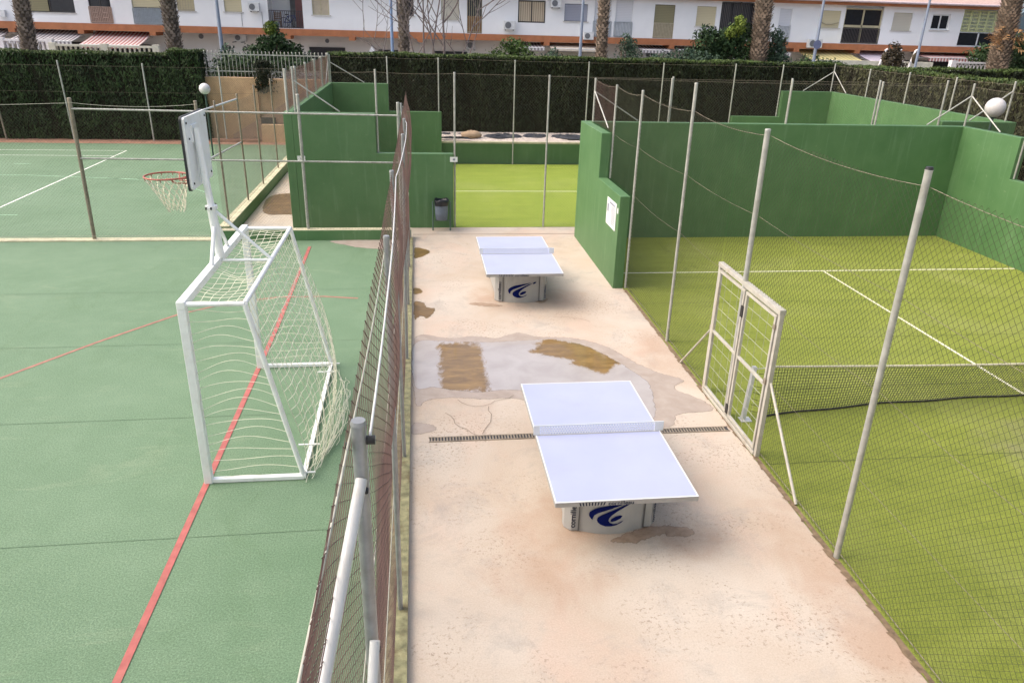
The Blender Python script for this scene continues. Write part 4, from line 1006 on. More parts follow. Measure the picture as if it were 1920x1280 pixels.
# ------------------------------------------------------------------ hedges
def hedge(label, x0, y0, x1, y1, z0, z1, faces, m='hedge', dens=420, size=.075, seed=1, mtop='hedge_top', topd=1.3):
    rng = np.random.RandomState(seed)
    e = empty('hedge', ((x0 + x1) / 2, (y0 + y1) / 2, z0), label, 'hedge')
    MB().box(x0 + .1, y0 + .1, z0, x1 - .1, y1 - .1, z1 - .08).build('twigs', 'hedge_core', e)
    def wob(a, z): return .05 * np.sin(a * 2.3 + seed) + .05 * np.sin(a * 5.1 + z * 1.3) + .03 * np.sin(a * 11 + z * 2)
    Vs = []; 
    for fc in faces:
        if fc in '-y':
            L, axis = x1 - x0, 0
        if fc == 'y': 
            n = int((x1 - x0) * (z1 - z0) * dens); a = rng.uniform(x0, x1, n); z = rng.uniform(z0, z1, n) 
            d = rng.exponential(.05, n); C = np.stack([a, y0 + d + wob(a, z) - .02, z], 1); N = np.tile([0, -1, .1], (n, 1))
        elif fc == 'x0':
            n = int((y1 - y0) * (z1 - z0) * dens); a = rng.uniform(y0, y1, n); z = rng.uniform(z0, z1, n)
            d = rng.exponential(.05, n); C = np.stack([x0 + d + wob(a, z) - .02, a, z], 1); N = np.tile([-1, 0, .1], (n, 1))
        elif fc == 'x1':
            n = int((y1 - y0) * (z1 - z0) * dens); a = rng.uniform(y0, y1, n); z = rng.uniform(z0, z1, n)
            d = rng.exponential(.05, n); C = np.stack([x1 - d - wob(a, z) + .02, a, z], 1); N = np.tile([1, 0, .1], (n, 1))
        Vs.append((C, N))
    C = np.concatenate([c for c, _ in Vs]); N = np.concatenate([q for _, q in Vs])
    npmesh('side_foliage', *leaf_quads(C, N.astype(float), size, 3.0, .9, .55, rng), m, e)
    n = int((x1 - x0) * (y1 - y0) * dens * topd) + int(((x1 - x0) + (y1 - y0)) * dens * .25)
    a = rng.uniform(x0, x1, n); b = rng.uniform(y0, y1, n)
    k = int(((x1 - x0) + (y1 - y0)) * dens * .25)
    if 'y' in faces: b[:k] = y0 + np.abs(rng.normal(0, .06, k))
    elif 'x0' in faces: a[:k] = x0 + np.abs(rng.normal(0, .06, k))
    z = z1 - rng.exponential(.035, n) + .03 * np.sin(a * 1.7 + seed) + .02 * np.sin(a * 4.7 + b * 3.1) + .03
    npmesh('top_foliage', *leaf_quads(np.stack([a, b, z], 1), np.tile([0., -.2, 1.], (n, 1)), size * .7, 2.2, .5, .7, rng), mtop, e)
    return e
hedge('tall clipped green hedge behind the tennis court at the left', -34, 36.1, -10.75, 37.4, 0, 3.62, ['y'], 'hedge_g', 330, .085, 1)
hedge('slightly taller hedge block ending at the peach wall, right end of the left hedge', -10.75, 36.0, -9.45, 37.4, 0, 3.80, ['y', 'x1'], 'hedge_g', 360, .085, 2)
hedge('long tall dark clipped hedge on the sand bank behind the yellow court', -3.55, 32.5, 18.6, 33.7, .9, 3.98, ['y', 'x0'], 'hedge', 400, .08, 3)
hedge('brownish clipped hedge running along the right side behind the sunlit end wall', 18.3, 8, 19.5, 32.5, 0, 3.98, ['x0', 'y'], 'hedge_b', 330, .08, 4)
hedge('far dark hedge stretch beyond the right corner below the striped awnings', 18.6, 32.6, 36, 33.7, .9, 3.88, ['y'], 'hedge', 260, .09, 5)
e = empty('tree', (-6.85, 36.4, 2.0), 'narrow dark cypress tuft growing on the peach wall behind the railing', 'tree')
rng = np.random.RandomState(8); n = 1500; z = rng.uniform(2.1, 3.45, n); C = np.stack([-6.85 + rng.normal(0, .2, n), 36.45 + rng.normal(0, .1, n), z], 1)
npmesh('crown', *leaf_quads(C, np.tile([0., -.5, .3], (n, 1)), .07, 2.6, .8, 1, rng), 'hedge', e)
MB().tube([(-6.85, 36.45, 2.2), (-6.85, 36.42, 3.3)], [.05, .02], 8).build('trunk', 'bark', e)

# sand bank litter: torn plastic sheets and a stone
def torn(pts, seed, label, z=.93):
    P = blob(pts, .05, 5, seed); mb = MB(); cxm = sum(p[0] for p in P) / len(P); cym = sum(p[1] for p in P) / len(P); rnd = random.Random(seed)
    rings = []
    for s in (1, .75, .5, .25): rings.append([(cxm + (x - cxm) * s, cym + (y - cym) * s, z + (.0 if s == 1 else .02 + rnd.uniform(0, .07))) for x, y in P])
    n = len(P); V = [p for r_ in rings for p in r_] + [(cxm, cym, z + .06)]; F = []
    for i in range(3):
        for j in range(n): F.append((i * n + j, i * n + (j + 1) % n, (i + 1) * n + (j + 1) % n, (i + 1) * n + j))
    for j in range(n): F.append((3 * n + j, 3 * n + (j + 1) % n, 4 * n))
    mb.add(V, F); tag(mb.build('plastic_sheet', 'plastic'), label, 'plastic sheet', 'torn black plastic on the sand bank')
torn([(2.6, 31.6), (3.0, 32.1), (3.7, 32.3), (4.2, 32.0), (4.3, 31.4), (3.8, 31.25), (3.2, 31.1), (2.9, 31.3)], 1, 'torn black plastic sheet on the sand, left of the middle fence post')
torn([(4.3, 31.5), (4.5, 32.2), (5.0, 32.3), (5.4, 31.9), (5.2, 31.4), (4.8, 31.3)], 2, 'torn black plastic sheet on the sand, middle of the three large ones')
torn([(5.5, 31.6), (5.7, 32.1), (6.3, 32.2), (6.9, 31.9), (6.9, 31.2), (6.3, 30.95), (5.9, 31.2)], 3, 'torn black plastic sheet on the sand, large one nearest the right court wall')
torn([(1.6, 32.0), (1.9, 32.3), (2.4, 32.2), (2.5, 31.8), (2.1, 31.9)], 4, 'small torn black plastic sheet behind the ochre stone')
torn([(.9, 30.95), (1.6, 30.9), (2.1, 30.82), (1.5, 30.78), (.9, 30.84)], 5, 'thin black plastic strip along the top of the low green wall')
torn([(.9, 31.9), (1.1, 32.2), (1.35, 32.1), (1.25, 31.8)], 6, 'smallest black plastic scrap at the left end of the sand bank')
rng = random.Random(4); mb = MB(); mb.sphere((2.15, 31.3, 1.03), .34, 14, 9, (1.25, .8, .5)); o = mb.build('stone', 'stone'); tag(o, 'large ochre stone on the pale sand bank', 'stone')
for v in o.data.vertices: v.co += Vector((rng.uniform(-.03, .03), rng.uniform(-.03, .03), rng.uniform(-.03, .03)))

# ------------------------------------------------------------------ peach retaining wall with ramp and railing
w = MB().box(-9.45, 36.6, -.05, -7.2, 37.0, 2.70); w.box(-7.2, 36.75, -.05, -6.5, 37.0, 2.5); w.box(-6.5, 36.6, -.05, -3.6, 37.0, 2.66)
tag(w.build('retaining_wall', 'peach', None, .01), 'high peach rendered retaining wall under the white railing', 'wall')
mb = MB().prismY([(-8.35, .0), (-5.9, .0), (-4.0, .0), (-4.0, 2.75), (-5.68, 1.85), (-8.35, .28)], 36.05, 36.4)
tag(mb.build('ramp_parapet', 'peach2'), 'brownish sloping stair parapet in front of the peach wall', 'stair')
mb = MB().box(-7.0, 35.6, -.02, -3.45, 35.95, .78); tag(mb.build('low_wall', 'peach', None, .01), 'low peach block wall at the foot of the sloping parapet', 'wall')
mb = MB().box(-7.05, 35.98, .5, -6.4, 36.045, 1.05); o = mb.build('painted_shadow_panel', 'dim'); tag(o, 'painted shadow panel under the stair parapet by the low peach wall', 'shadow')  # dark panel painted in place of the shade under the parapet
mb = MB().box(-9.3, 35.6, .0, -7.2, 36.0, .12); tag(mb.build('kerb', 'earth'), 'low reddish kerb at the foot of the peach wall', 'kerb')
rl = empty('railing', (-7, 36.8, 2.7), 'white picket railing with curled tops on the peach wall', 'railing')
mb = MB()
i = 0; x = -9.35
while x < -3.7:
    pts = [(x, 36.8, 2.66), (x, 36.8, 3.68)]
    for k in range(7): a = R(180 - 36 * k); pts.append((x, 36.8 - .06 - .06 * math.cos(a), 3.74 + .07 * math.sin(a)))
    mb.tube(pts, .013, 5); x += .165
mb.build('pickets', 'galv', rl)
mb = MB(); mb.bar((-9.4, 36.8, 2.95), (-3.6, 36.8, 2.95), .03, .045); mb.bar((-9.4, 36.8, 3.66), (-3.6, 36.8, 3.66), .03, .045); mb.build('rails', 'galv', rl)

# ------------------------------------------------------------------ lamp posts
def lamp_post(x, y, label, m='blue', r0=.085, r1=.05):
    e = empty('lamp_post', (x, y, 1.95), label, 'lamp post', 'tall street lamp posts')
    mb = MB(); mb.tube([(x, y, 1.95), (x, y, 3.3), (x, y, 9.6)], [r0 * 1.35, r0, r1], 12); mb.tube([(x, y, 1.95), (x, y, 2.2)], r0 * 1.9, 12); mb.build('pole', m, e)
    mb = MB(); mb.tube([(x, y, 9.5), (x, y - .4, 9.9), (x, y - 1.3, 10.05)], .035, 8); mb.build('arm', m, e)
    MB().sphere((x, y - 1.45, 10.02), .28, 14, 8, (.7, 1.3, .35)).build('lamp_head', 'ac', e)
lamp_post(-9.33, 40, 'blue street lamp post behind the white picket railing', 'greyblue', .1)
lamp_post(-1.18, 40, 'bright blue street lamp post left of the bare tree', 'blue', .08)
lamp_post(8.3, 40, 'blue street lamp post in front of the grey roller blind', 'greyblue')
lamp_post(20.94, 40, 'grey-blue street lamp post carrying a round sign', 'greyblue')
lamp_post(26.8, 40, 'slender blue street lamp post right of the yellow awning', 'greyblue', .07)
e = MB(); e.tube([(20.93, 39.88, 4.66), (20.93, 39.86, 4.66)], .22, 20); o = e.build('road_sign', 'signblue'); tag(o, 'round grey road sign on the lamp post, seen from behind', 'sign')

# ------------------------------------------------------------------ palms
def palm(x, y, r, label, lean=(0, 0), htop=12.5, m='palm', seed=1, dry=False):
    rng = np.random.RandomState(seed)
    e = empty('palm_tree', (x, y, 1.95), label, 'palm tree', 'palm trees along the street')
    z0 = 1.95
    def ctr(z): t = (z - 4) / 8; return np.array([x + lean[0] * t, y + lean[1] * t])
    pts = [(*ctr(z), z) for z in np.linspace(z0, htop, 14)]
    MB().tube(pts, [r * .86 * (1.12 if i == 0 else 1) for i in range(14)], 16).build('trunk_core', 'palmcore', e)
    V = []; F = []; k = 0
    nrow = int((htop - z0) / .14); per = max(9, int(2 * math.pi * r / .22))
    for i in range(nrow):
        z = z0 + i * .14; c = ctr(z); tz = 1.12 - .12 * min(1, (z - z0) / 1.5)
        for j in range(per):
            a = 2 * math.pi * (j + (i % 2) * .5 + rng.uniform(-.12, .12)) / per; ra = r * tz * rng.uniform(.92, 1.08); wv = rng.uniform(.075, .11); hh = rng.uniform(.12, .2)
            ca, sa = math.cos(a), math.sin(a); tx, ty = -sa, ca
            b0 = (c[0] + ca * ra * .8, c[1] + sa * ra * .8)
            V += [(b0[0] - tx * wv, b0[1] - ty * wv, z), (b0[0] + tx * wv, b0[1] + ty * wv, z), (c[0] + ca * ra * 1.09 + tx * wv * .5, c[1] + sa * ra * 1.09 + ty * wv * .5, z + hh), (c[0] + ca * ra * 1.09 - tx * wv * .5, c[1] + sa * ra * 1.09 - ty * wv * .5, z + hh), (c[0] + ca * ra * .8, c[1] + sa * ra * .8, z + hh * .9)]
            F += [(k, k + 1, k + 2, k + 3), (k + 3, k + 2, k + 4)]; k += 5
    mb = MB(); mb.add(V, F); mb.build('leaf_bases', m, e)
    c = ctr(htop); LV = []; LQ = []; n = 0
    for f_ in range(38):
        a = rng.uniform(0, 6.28); el = rng.uniform(-.5, 1.2); L = rng.uniform(2.0, 2.9); P = []
        for t in np.linspace(0, 1, 9):
            P.append(np.array([c[0] + math.cos(a) * L * t * math.cos(el * (1 - t * .6)), c[1] + math.sin(a) * L * t * math.cos(el * (1 - t * .6)), htop + L * (math.sin(el) * t - .75 * t * t * math.cos(el))]))
        side = np.array([-math.sin(a), math.cos(a), 0])
        for i in range(8):
            for s in (-1, 1):
                for q in (0, .5):
                    p = P[i] * (1 - q) + P[i + 1] * q; d = P[i + 1] - P[i]; ln = .55 * math.sin(math.pi * (i + q + 1) / 10) + .12
                    tip = p + side * s * ln * .85 + d * .9 + np.array([0, 0, -.22 * ln])
                    LV += [p, p + d * .18, tip, tip - d * .05]; LQ.append([n, n + 1, n + 2, n + 3]); n += 4
    npmesh('fronds', np.array(LV), np.array(LQ), 'frond', e)
    if dry:
        LV = []; LQ = []; n = 0
        for f_ in range(26):
            a = rng.uniform(-2.7, -.4); z = rng.uniform(4.9, 5.9); cc = ctr(z); L = rng.uniform(.7, 1.5); d = np.array([math.cos(a), math.sin(a) * .7, rng.uniform(-.5, .35)])
            p = np.array([cc[0] + math.cos(a) * r, cc[1] + math.sin(a) * r, z])
            for i in range(7):
                q = p + d * L * i / 7
                for s in (-1, 1):
                    sd_ = np.array([-math.sin(a) * s * .16, math.cos(a) * s * .16, rng.uniform(-.2, .1)]); LV += [q, q + d * .07, q + sd_ + d * .25, q + sd_ + d * .2]; LQ.append([n, n + 1, n + 2, n + 3]); n += 4
        npmesh('dry_fronds', np.array(LV), np.array(LQ), 'frond_dry', e)
palm(-18.95, 42, .40, 'greyish palm trunk before the grey striped awning at far left', (.15, 0), 12, 'palm_dark', 1)
palm(-12.08, 42, .40, 'dark mottled palm trunk just right of the red striped awning', (-.1, 0), 12, 'palm_dark', 2)
palm(-.64, 42, .30, 'thin palm trunk behind the bare tree', (.1, 0), 13, 'palm_dark', 3)
palm(9.86, 42, .33, 'slim brown palm trunk in front of the white balcony', (-.05, 0), 13.6, 'palm', 4)
palm(18.7, 42, .50, 'thick pale brown palm trunk among the tall green shrubs', (-.2, 0), 12.5, 'palm', 5)
palm(33.2, 42, .60, 'thick shaggy palm trunk with dry fronds at the right end of the houses', (-.25, 0), 12, 'palm', 6, True)

# ------------------------------------------------------------------ shrubs and trees
def leafcloud(name, clumps, m, parent, n, size, seed, asp=1.8, jit=.9):
    rng = np.random.RandomState(seed); Cs = []; Ns = []
    wts = np.array([c[3] * c[4] * c[5] for c in clumps]) ** .67; wts /= wts.sum()
    for c, w_ in zip(clumps, wts):
        k = max(30, int(n * w_)); d = rng.normal(0, 1, (k, 3)); d /= np.linalg.norm(d, axis=1, keepdims=True)
        rad = rng.uniform(.45, 1.0, k) ** .6 * (1 + .25 * np.sin(d[:, 0] * 5 + seed) * np.sin(d[:, 2] * 6 + seed) + rng.normal(0, .08, k))
        Cs.append(np.array(c[:3]) + d * rad[:, None] * np.array(c[3:6])); Ns.append(d)
    C = np.concatenate(Cs); N = np.concatenate(Ns)
    return npmesh(name, *leaf_quads(C, N, size, asp, .1, jit, rng), m, parent)
def shrub(label, x0, x1, z1, y, m, seed, n=2600, size=.085, z0=1.95, kind='shrub', peak=1.0, lobes=7, extra=None):
    rnd = random.Random(seed)
    e = empty(kind, ((x0 + x1) / 2, y, z0), label, kind)
    cxm = (x0 + x1) / 2; hw = (x1 - x0) / 2; cl = []
    for i in range(lobes):
        u = rnd.uniform(-.75, .75); top = z1 - (z1 - z0 - .9) * peak * abs(u) ** 1.5
        zc = rnd.uniform(z0 + .6, max(z0 + .7, top - .35)); rx = hw * rnd.uniform(.32, .55)
        cl.append((cxm + u * hw, y + rnd.uniform(-.4, .4), zc, rx, .5, min(.7, max(.3, top - zc))))
    cl.append((cxm, y, (z0 + z1) / 2, hw * .72, .6, (z1 - z0) / 2 - .15)); cl.append((cxm, y, z1 - .4, hw * .35, .4, .42))
    leafcloud('foliage', cl, m, e, n, size, seed)
    if extra: leafcloud('new_growth', extra[0], extra[1], e, 500, size, seed + 50)
    mb = MB()
    for i in range(5):
        u = rnd.uniform(-.6, .6); mb.tube([(cxm + u * hw * .3, y, z0), (cxm + u * hw * .8, y + rnd.uniform(-.2, .2), z1 - .5)], [.045, .012], 6)
    mb.build('stems', 'bark', e)
    return e
shrub('small bluish bush behind the railing, left of the fir-shaped shrub', -9.9, -8.2, 4.0, 40, 'leaf_b', 2, 1400)
shrub('bright green rounded bush below the left air conditioner', 3.2, 6.7, 4.6, 41, 'leaf_m', 3, 4600, .09, peak=.4)
shrub('dark bluish ivy bush beside the cream awning', 6.1, 7.9, 4.2, 40.6, 'leaf_b', 4, 1900)
shrub('small upright dark bush under the white balcony', 10.1, 11.75, 4.95, 41, 'leaf_b', 5, 2600, .075, peak=.35)
shrub('low sprawling bluish hedge shrub under the striped awning', 12.2, 16.6, 4.3, 41, 'leaf_b', 6, 4000, .085, peak=.3)
shrub('tall green shrub with pointed leaves left of the thick palm', 14.3, 17.3, 5.45, 42.3, 'leaf_d', 7, 4800, .1, peak=.7, lobes=10)
shrub('largest green shrub with bright yellow-green top before the black balcony', 15.8, 19.9, 5.7, 42.6, 'leaf_d', 8, 8000, .1, peak=.55, lobes=13, extra=([(17.5, 42.2, 5.5, .35, .3, .5), (17.0, 42.1, 5.1, .3, .3, .3)], 'leaf_y'))
shrub('dark shrub just right of the thick palm trunk', 18.7, 21.0, 5.4, 42.4, 'leaf_b', 9, 3400, .095, peak=.6)
shrub('low dark bush row beneath the round road sign', 19.4, 22.7, 4.15, 40.6, 'leaf_d', 10, 2800, .08, peak=.3)
shrub('reddish dark spiky plant beside the white arches', 25.5, 27.2, 4.9, 41.5, 'leaf_r', 11, 1900, .1, peak=.8)
shrub('low green creeper along the hedge at the left of the bare tree', -4.6, -2.9, 3.65, 37.9, 'leaf_m', 12, 900, peak=.4)
def conebush(label, x, y, z0, z1, hw, m, seed, n=5200):
    rnd = random.Random(seed); e = empty('shrub', (x, y, z0), label, 'shrub'); cl = []
    for i in range(9):
        t = i / 8; w_ = hw * (1 - t) ** .9 + .12; z = z0 + .5 + (z1 - z0 - .7) * t
        for k in range(max(1, int(4 * (1 - t)) + 1)): cl.append((x + rnd.uniform(-.75, .75) * w_, y + rnd.uniform(-.4, .4), z + rnd.uniform(-.1, .1), max(.22, w_ * .45), .4, .32))
    leafcloud('foliage', cl, m, e, n, .09, seed)
    leafcloud('new_growth', [(x - .25, y - .1, z1 - .15, .3, .3, .35)], 'leaf_y', e, 350, .08, seed + 3)
    MB().tube([(x, y, z0), (x, y, z1 - .3)], [.08, .02], 8).build('stems', 'bark', e); return e
def bigtree(label, x, y, z0, ztop, hw, m, seed, n=9000):
    rnd = random.Random(seed); e = empty('tree', (x, y, z0), label, 'tree')
    mb = MB(); mb.tube([(x, y, z0), (x + .1, y, (z0 + ztop) / 2), (x, y, ztop - 1)], [.2, .14, .04], 10)
    cl = []
    for i in range(14):
        u = rnd.uniform(-.8, .8); v = rnd.uniform(-.6, .6); zc = rnd.uniform(z0 + 1, ztop - .6); q = (x + u * hw, y + v * hw, zc)
        mb.tube([(x, y, zc - .8), q], [.06, .015], 6); cl.append((*q, hw * .42, hw * .42, .7))
    mb.build('trunk', 'bark', e); leafcloud('crown', cl, m, e, n, .13, seed)
conebush('dark fir-shaped shrub with a yellow-green tip behind the picket railing', -6.9, 41, 2.5, 4.85, 2.3, 'leaf_d', 1, 7000)
shrub('dark bushy thicket directly behind the white picket railing', -9.4, -5.4, 3.75, 38.2, 'leaf_d', 31, 3800, .085, peak=.15, lobes=9)
bigtree('dense green tree at the right end behind the shaggy palm', 36.5, 44.0, 1.95, 5.9, 2.6, 'leaf_d', 21)
bigtree('larger green tree farther right beyond the last house', 41.5, 46.5, 1.95, 5.4, 3.0, 'leaf_m', 22)
# bare tree
bt = empty('bare_tree', (.9, 39, 1.95), 'leafless pale multi-stemmed tree in front of the white houses', 'tree')
rnd = random.Random(12); mb = MB(); tw = MB()
def branch(p, d, L, r, depth):
    pts = [p]; q = Vector(p); d = Vector(d).normalized(); n = 6
    for i in range(n):
        d = (d + Vector((rnd.uniform(-.13, .13), rnd.uniform(-.13, .13), rnd.uniform(-.03, .12)))).normalized(); q = q + d * L / n; pts.append(tuple(q))
        if depth > 0 and i >= 1 and rnd.random() < .75:
            dd = (d + Vector((rnd.choice((-1, 1)) * rnd.uniform(.5, 1.1), rnd.uniform(-.5, .5), rnd.uniform(-.3, .4)))).normalized()
            branch(tuple(q), dd, L * rnd.uniform(.4, .62), r * .55, depth - 1)
    (mb if depth >= 2 else tw).tube(pts, [max(.006, r * (1 - .6 * i / n)) for i in range(n + 1)], 6 if depth >= 2 else 4)
for x, dx, L, r in ((.5, -.1, 6.5, .06), (.75, -.02, 7, .055), (1.3, .02, 6.5, .075), (1.25, -.22, 5.5, .05), (1.45, .4, 5, .05), (.4, -.45, 5.0, .045), (.3, -.9, 4.0, .035), (1.5, .75, 4.5, .04)):
    branch((x, 39 + rnd.uniform(-.2, .2), 1.95), (dx, rnd.uniform(-.1, .1), 1), L, r, 2)
mb.build('trunk', 'branch', bt); tw.build('twigs', 'branch', bt)

# ------------------------------------------------------------------ terraced houses
FY, ZB0, ZB1, ZE = 48.0, 4.28, 4.64, 6.86
def holed(mb, x0, x1, z0, z1, y, holes):
    xs = sorted(set([x0, x1] + [h[0] for h in holes] + [h[1] for h in holes])); zs = sorted(set([z0, z1] + [h[2] for h in holes] + [h[3] for h in holes]))
    for a, b in zip(xs[:-1], xs[1:]):
        for c, d in zip(zs[:-1], zs[1:]):
            mx, mz = (a + b) / 2, (c + d) / 2
            if any(h[0] < mx < h[1] and h[2] < mz < h[3] for h in holes): continue
            mb.add([(a, y, c), (b, y, c), (b, y, d), (a, y, d)], [(0, 1, 2, 3)])
    for hx0, hx1, hz0, hz1, dep in holes:
        Y2 = y + dep
        mb.add([(hx0, y, hz0), (hx0, Y2, hz0), (hx0, Y2, hz1), (hx0, y, hz1)], [(0, 1, 2, 3)])
        mb.add([(hx1, y, hz0), (hx1, Y2, hz0), (hx1, Y2, hz1), (hx1, y, hz1)], [(3, 2, 1, 0)])
        mb.add([(hx0, y, hz0), (hx1, y, hz0), (hx1, Y2, hz0), (hx0, Y2, hz0)], [(0, 1, 2, 3)])
        mb.add([(hx0, y, hz1), (hx1, y, hz1), (hx1, Y2, hz1), (hx0, Y2, hz1)], [(3, 2, 1, 0)])
        mb.add([(hx0, Y2, hz0), (hx1, Y2, hz0), (hx1, Y2, hz1), (hx0, Y2, hz1)], [(0, 1, 2, 3)])
def frame_rect(mb, x0, x1, z0, z1, y, w, d=.05):
    mb.box(x0, y, z0, x0 + w, y + d, z1); mb.box(x1 - w, y, z0, x1, y + d, z1); mb.box(x0 + w, y, z0, x1 - w, y + d, z0 + w); mb.box(x0 + w, y, z1 - w, x1 - w, y + d, z1)
def window(h, x0, x1, z0, z1, frame='frame_w', pane='pane', mull=1, sill=True, blind=None, bz=None, w=.05):
    y = FY + .09; mb = MB(); frame_rect(mb, x0 + .002, x1 - .002, z0 + .002, z1 - .002, y, w)
    for i in range(mull): xm = x0 + (x1 - x0) * (i + 1) / (mull + 1); mb.box(xm - w / 2, y, z0 + w, xm + w / 2, y + .05, z1 - w)
    wd = mb.build('window', frame, h)
    MB().box(x0 + w, y + .03, z0 + w, x1 - w, y + .04, z1 - w).build('pane', pane, wd)
    if blind: MB().box(x0 + w * .6, y - .02, (bz if bz else z0 + .03), x1 - w * .6, y - .006, z1 - .03).build('roller_blind', blind, wd)
    if sill: MB().box(x0 - .08, FY - .06, z0 - .055, x1 + .08, FY + .1, z0 - .002).build('sill', 'sill', wd)
    return wd
def railing(h, x0, x1, z0, z1, m, y=FY - .03, step=.09, panel=None):
    mb = MB(); mb.box(x0, y - .015, z1 - .04, x1, y + .015, z1); mb.box(x0, y - .015, z0 + .03, x1, y + .015, z0 + .07)
    n = max(3, int((x1 - x0) / step))
    for i in range(n + 1): x = x0 + (x1 - x0) * i / n; mb.box(x - .014, y - .012, z0, x + .014, y + .012, z1 - .04)
    if panel:
        for cxp in (x0 + (x1 - x0) * .27, x0 + (x1 - x0) * .73):
            for zz in (.3, .6): mb.box(cxp - .13, y - .02, z0 + (z1 - z0) * zz, cxp + .13, y + .013, z0 + (z1 - z0) * zz + .06)
    return mb.build('railing', m, h)
def acunit(h, x0, x1, z0, z1, y0=FY - .36, fan_left=True):
    b = MB().box(x0, y0, z0, x1, y0 + .3, z1).build('air_conditioner', 'ac', h, .012)
    r = (z1 - z0) * .38; cxf = x0 + r + .06 if fan_left else x1 - r - .06
    mb = MB(); mb.tube([(cxf, y0 - .002, (z0 + z1) / 2), (cxf, y0 - .016, (z0 + z1) / 2)], r, 18); mb.build('fan_grille', 'acfan', b)
    mb = MB(); mb.box(x0 + .08, y0 + .02, z0 - .05, x0 + .12, FY, z0 - .003); mb.box(x1 - .12, y0 + .02, z0 - .05, x1 - .08, FY, z0 - .003); mb.build('bracket', 'acfan', b)
    return b
def awning(h, x0, x1, ztop, zbot, m, yout=46.7, val=.16):
    mb = MB(); n = 24; dz = (ztop - zbot)
    V = []; 
    for i in range(n + 1):
        t = i / n; V.append((x0, 49.0 + (yout - 49.0) * t, ztop - dz * t - .05 * math.sin(math.pi * t)))
    for i in range(n): 
        a, b = V[i], V[i + 1]
        mb.add([(x0, a[1], a[2]), (x1, a[1], a[2]), (x1, b[1], b[2]), (x0, b[1], b[2])], [(3, 2, 1, 0)])
        mb.add([(x0, a[1], a[2] - .012), (x1, a[1], a[2] - .012), (x1, b[1], b[2] - .012), (x0, b[1], b[2] - .012)], [(0, 1, 2, 3)])
    k = max(6, int((x1 - x0) / .21))
    for i in range(k):
        a, b = x0 + (x1 - x0) * i / k, x0 + (x1 - x0) * (i + 1) / k
        mb.add([(a, yout, zbot), (b, yout, zbot), (b, yout - .01, zbot - val), ((a + b) / 2, yout - .01, zbot - val - .04), (a, yout - .01, zbot - val)], [(0, 4, 3, 2, 1)])
    aw = mb.build('awning', m, h)
    q = MB(); q.tube([(x0, yout + .01, zbot - .01), (x1, yout + .01, zbot - .01)], .025, 6); q.tube([(x0 + .1, 49.1, ztop - .3), (x0 + .1, yout + .05, zbot - .03)], .018, 6); q.tube([(x1 - .1, 49.1, ztop - .3), (x1 - .1, yout + .05, zbot - .03)], .018, 6)
    q.build('awning_frame', 'frame_w', aw); return aw
def house(x0, x1, label, holes, brackets, chimney=None):
    h = empty('terraced_house', ((x0 + x1) / 2, FY, 2.0), label, 'house', 'white terraced houses behind the hedge')
    mb = MB(); holed(mb, x0, x1, ZB1, ZE, FY, holes)
    mb.box(x0, 50.0, 2.0, x1, 57.8, ZE); 
    mb.add([(x0, FY, ZB1), (x0, 50.0, ZB1), (x0, 50.0, ZE), (x0, FY, ZE)], [(3, 2, 1, 0)]); mb.add([(x1, FY, ZB1), (x1, 50.0, ZB1), (x1, 50.0, ZE), (x1, FY, ZE)], [(0, 1, 2, 3)])
    mb.build('wall', 'house', h)
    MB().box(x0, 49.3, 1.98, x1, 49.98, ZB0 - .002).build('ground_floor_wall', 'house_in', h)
    mb = MB(); mb.box(x0, FY - .05, ZB0, x1, 50.0, ZB1 - .002)
    for b in brackets: mb.box(b - .17, FY - .052, ZB0 - .2, b + .17, 49.28, ZB0 + .01)
    mb.build('floor_band', 'terra', h)
    mb = MB(); mb.box(x0, FY - .38, ZE, x1, FY + .1, ZE + .2)
    mb.build('fascia', 'terra', h)
    mb = MB(); mb.prismX([(FY - .5, ZE + .2), (58.2, ZE + .2), (53.2, ZE + 2.1)], x0, x1); rf = mb.build('roof', 'roof', h)
    g = MB(); g.tube([(x0, FY - .55, ZE + .22), (x1, FY - .55, ZE + .22)], .07, 8); g.build('gutter', 'signboard', rf)
    return h
D = .2
def H(*a, d=D): return (*a, d)
# house 1 (far left)
h = house(-34, -18.6, 'leftmost white house with olive-blinded wide window and grey striped awnings', [H(-21.5, -18.86, 5.15, 6.5), H(-18.08, -16.94 - 1.66 - .0, 0, 0)] [:1], [-22.4, -18.75])
window(h, -21.5, -18.86, 5.15, 6.5, 'frame_d', 'pane', 1, False, None); MB().box(-21.4, FY + .06, 5.2, -20.25, FY + .085, 6.45).build('roller_blind', 'b_olive', h)
MB().box(-21.55, FY - .04, 5.09, -18.8, FY + .1, 5.147).build('sill', 'sill', h)
awning(h, -26.5, -22.75, 4.24, 3.72, 'a_grey'); awning(h, -22.1, -18.85, 4.24, 3.72, 'a_grey')
MB().box(-21.3, 49.22, 2.4, -18.9, 49.28, 3.6).build('dark_opening', 'dim', h)
MB().box(-22.9, FY - .2, 4.85, -22.5, FY - .002, 5.2).build('meter_box', 'ac', h)
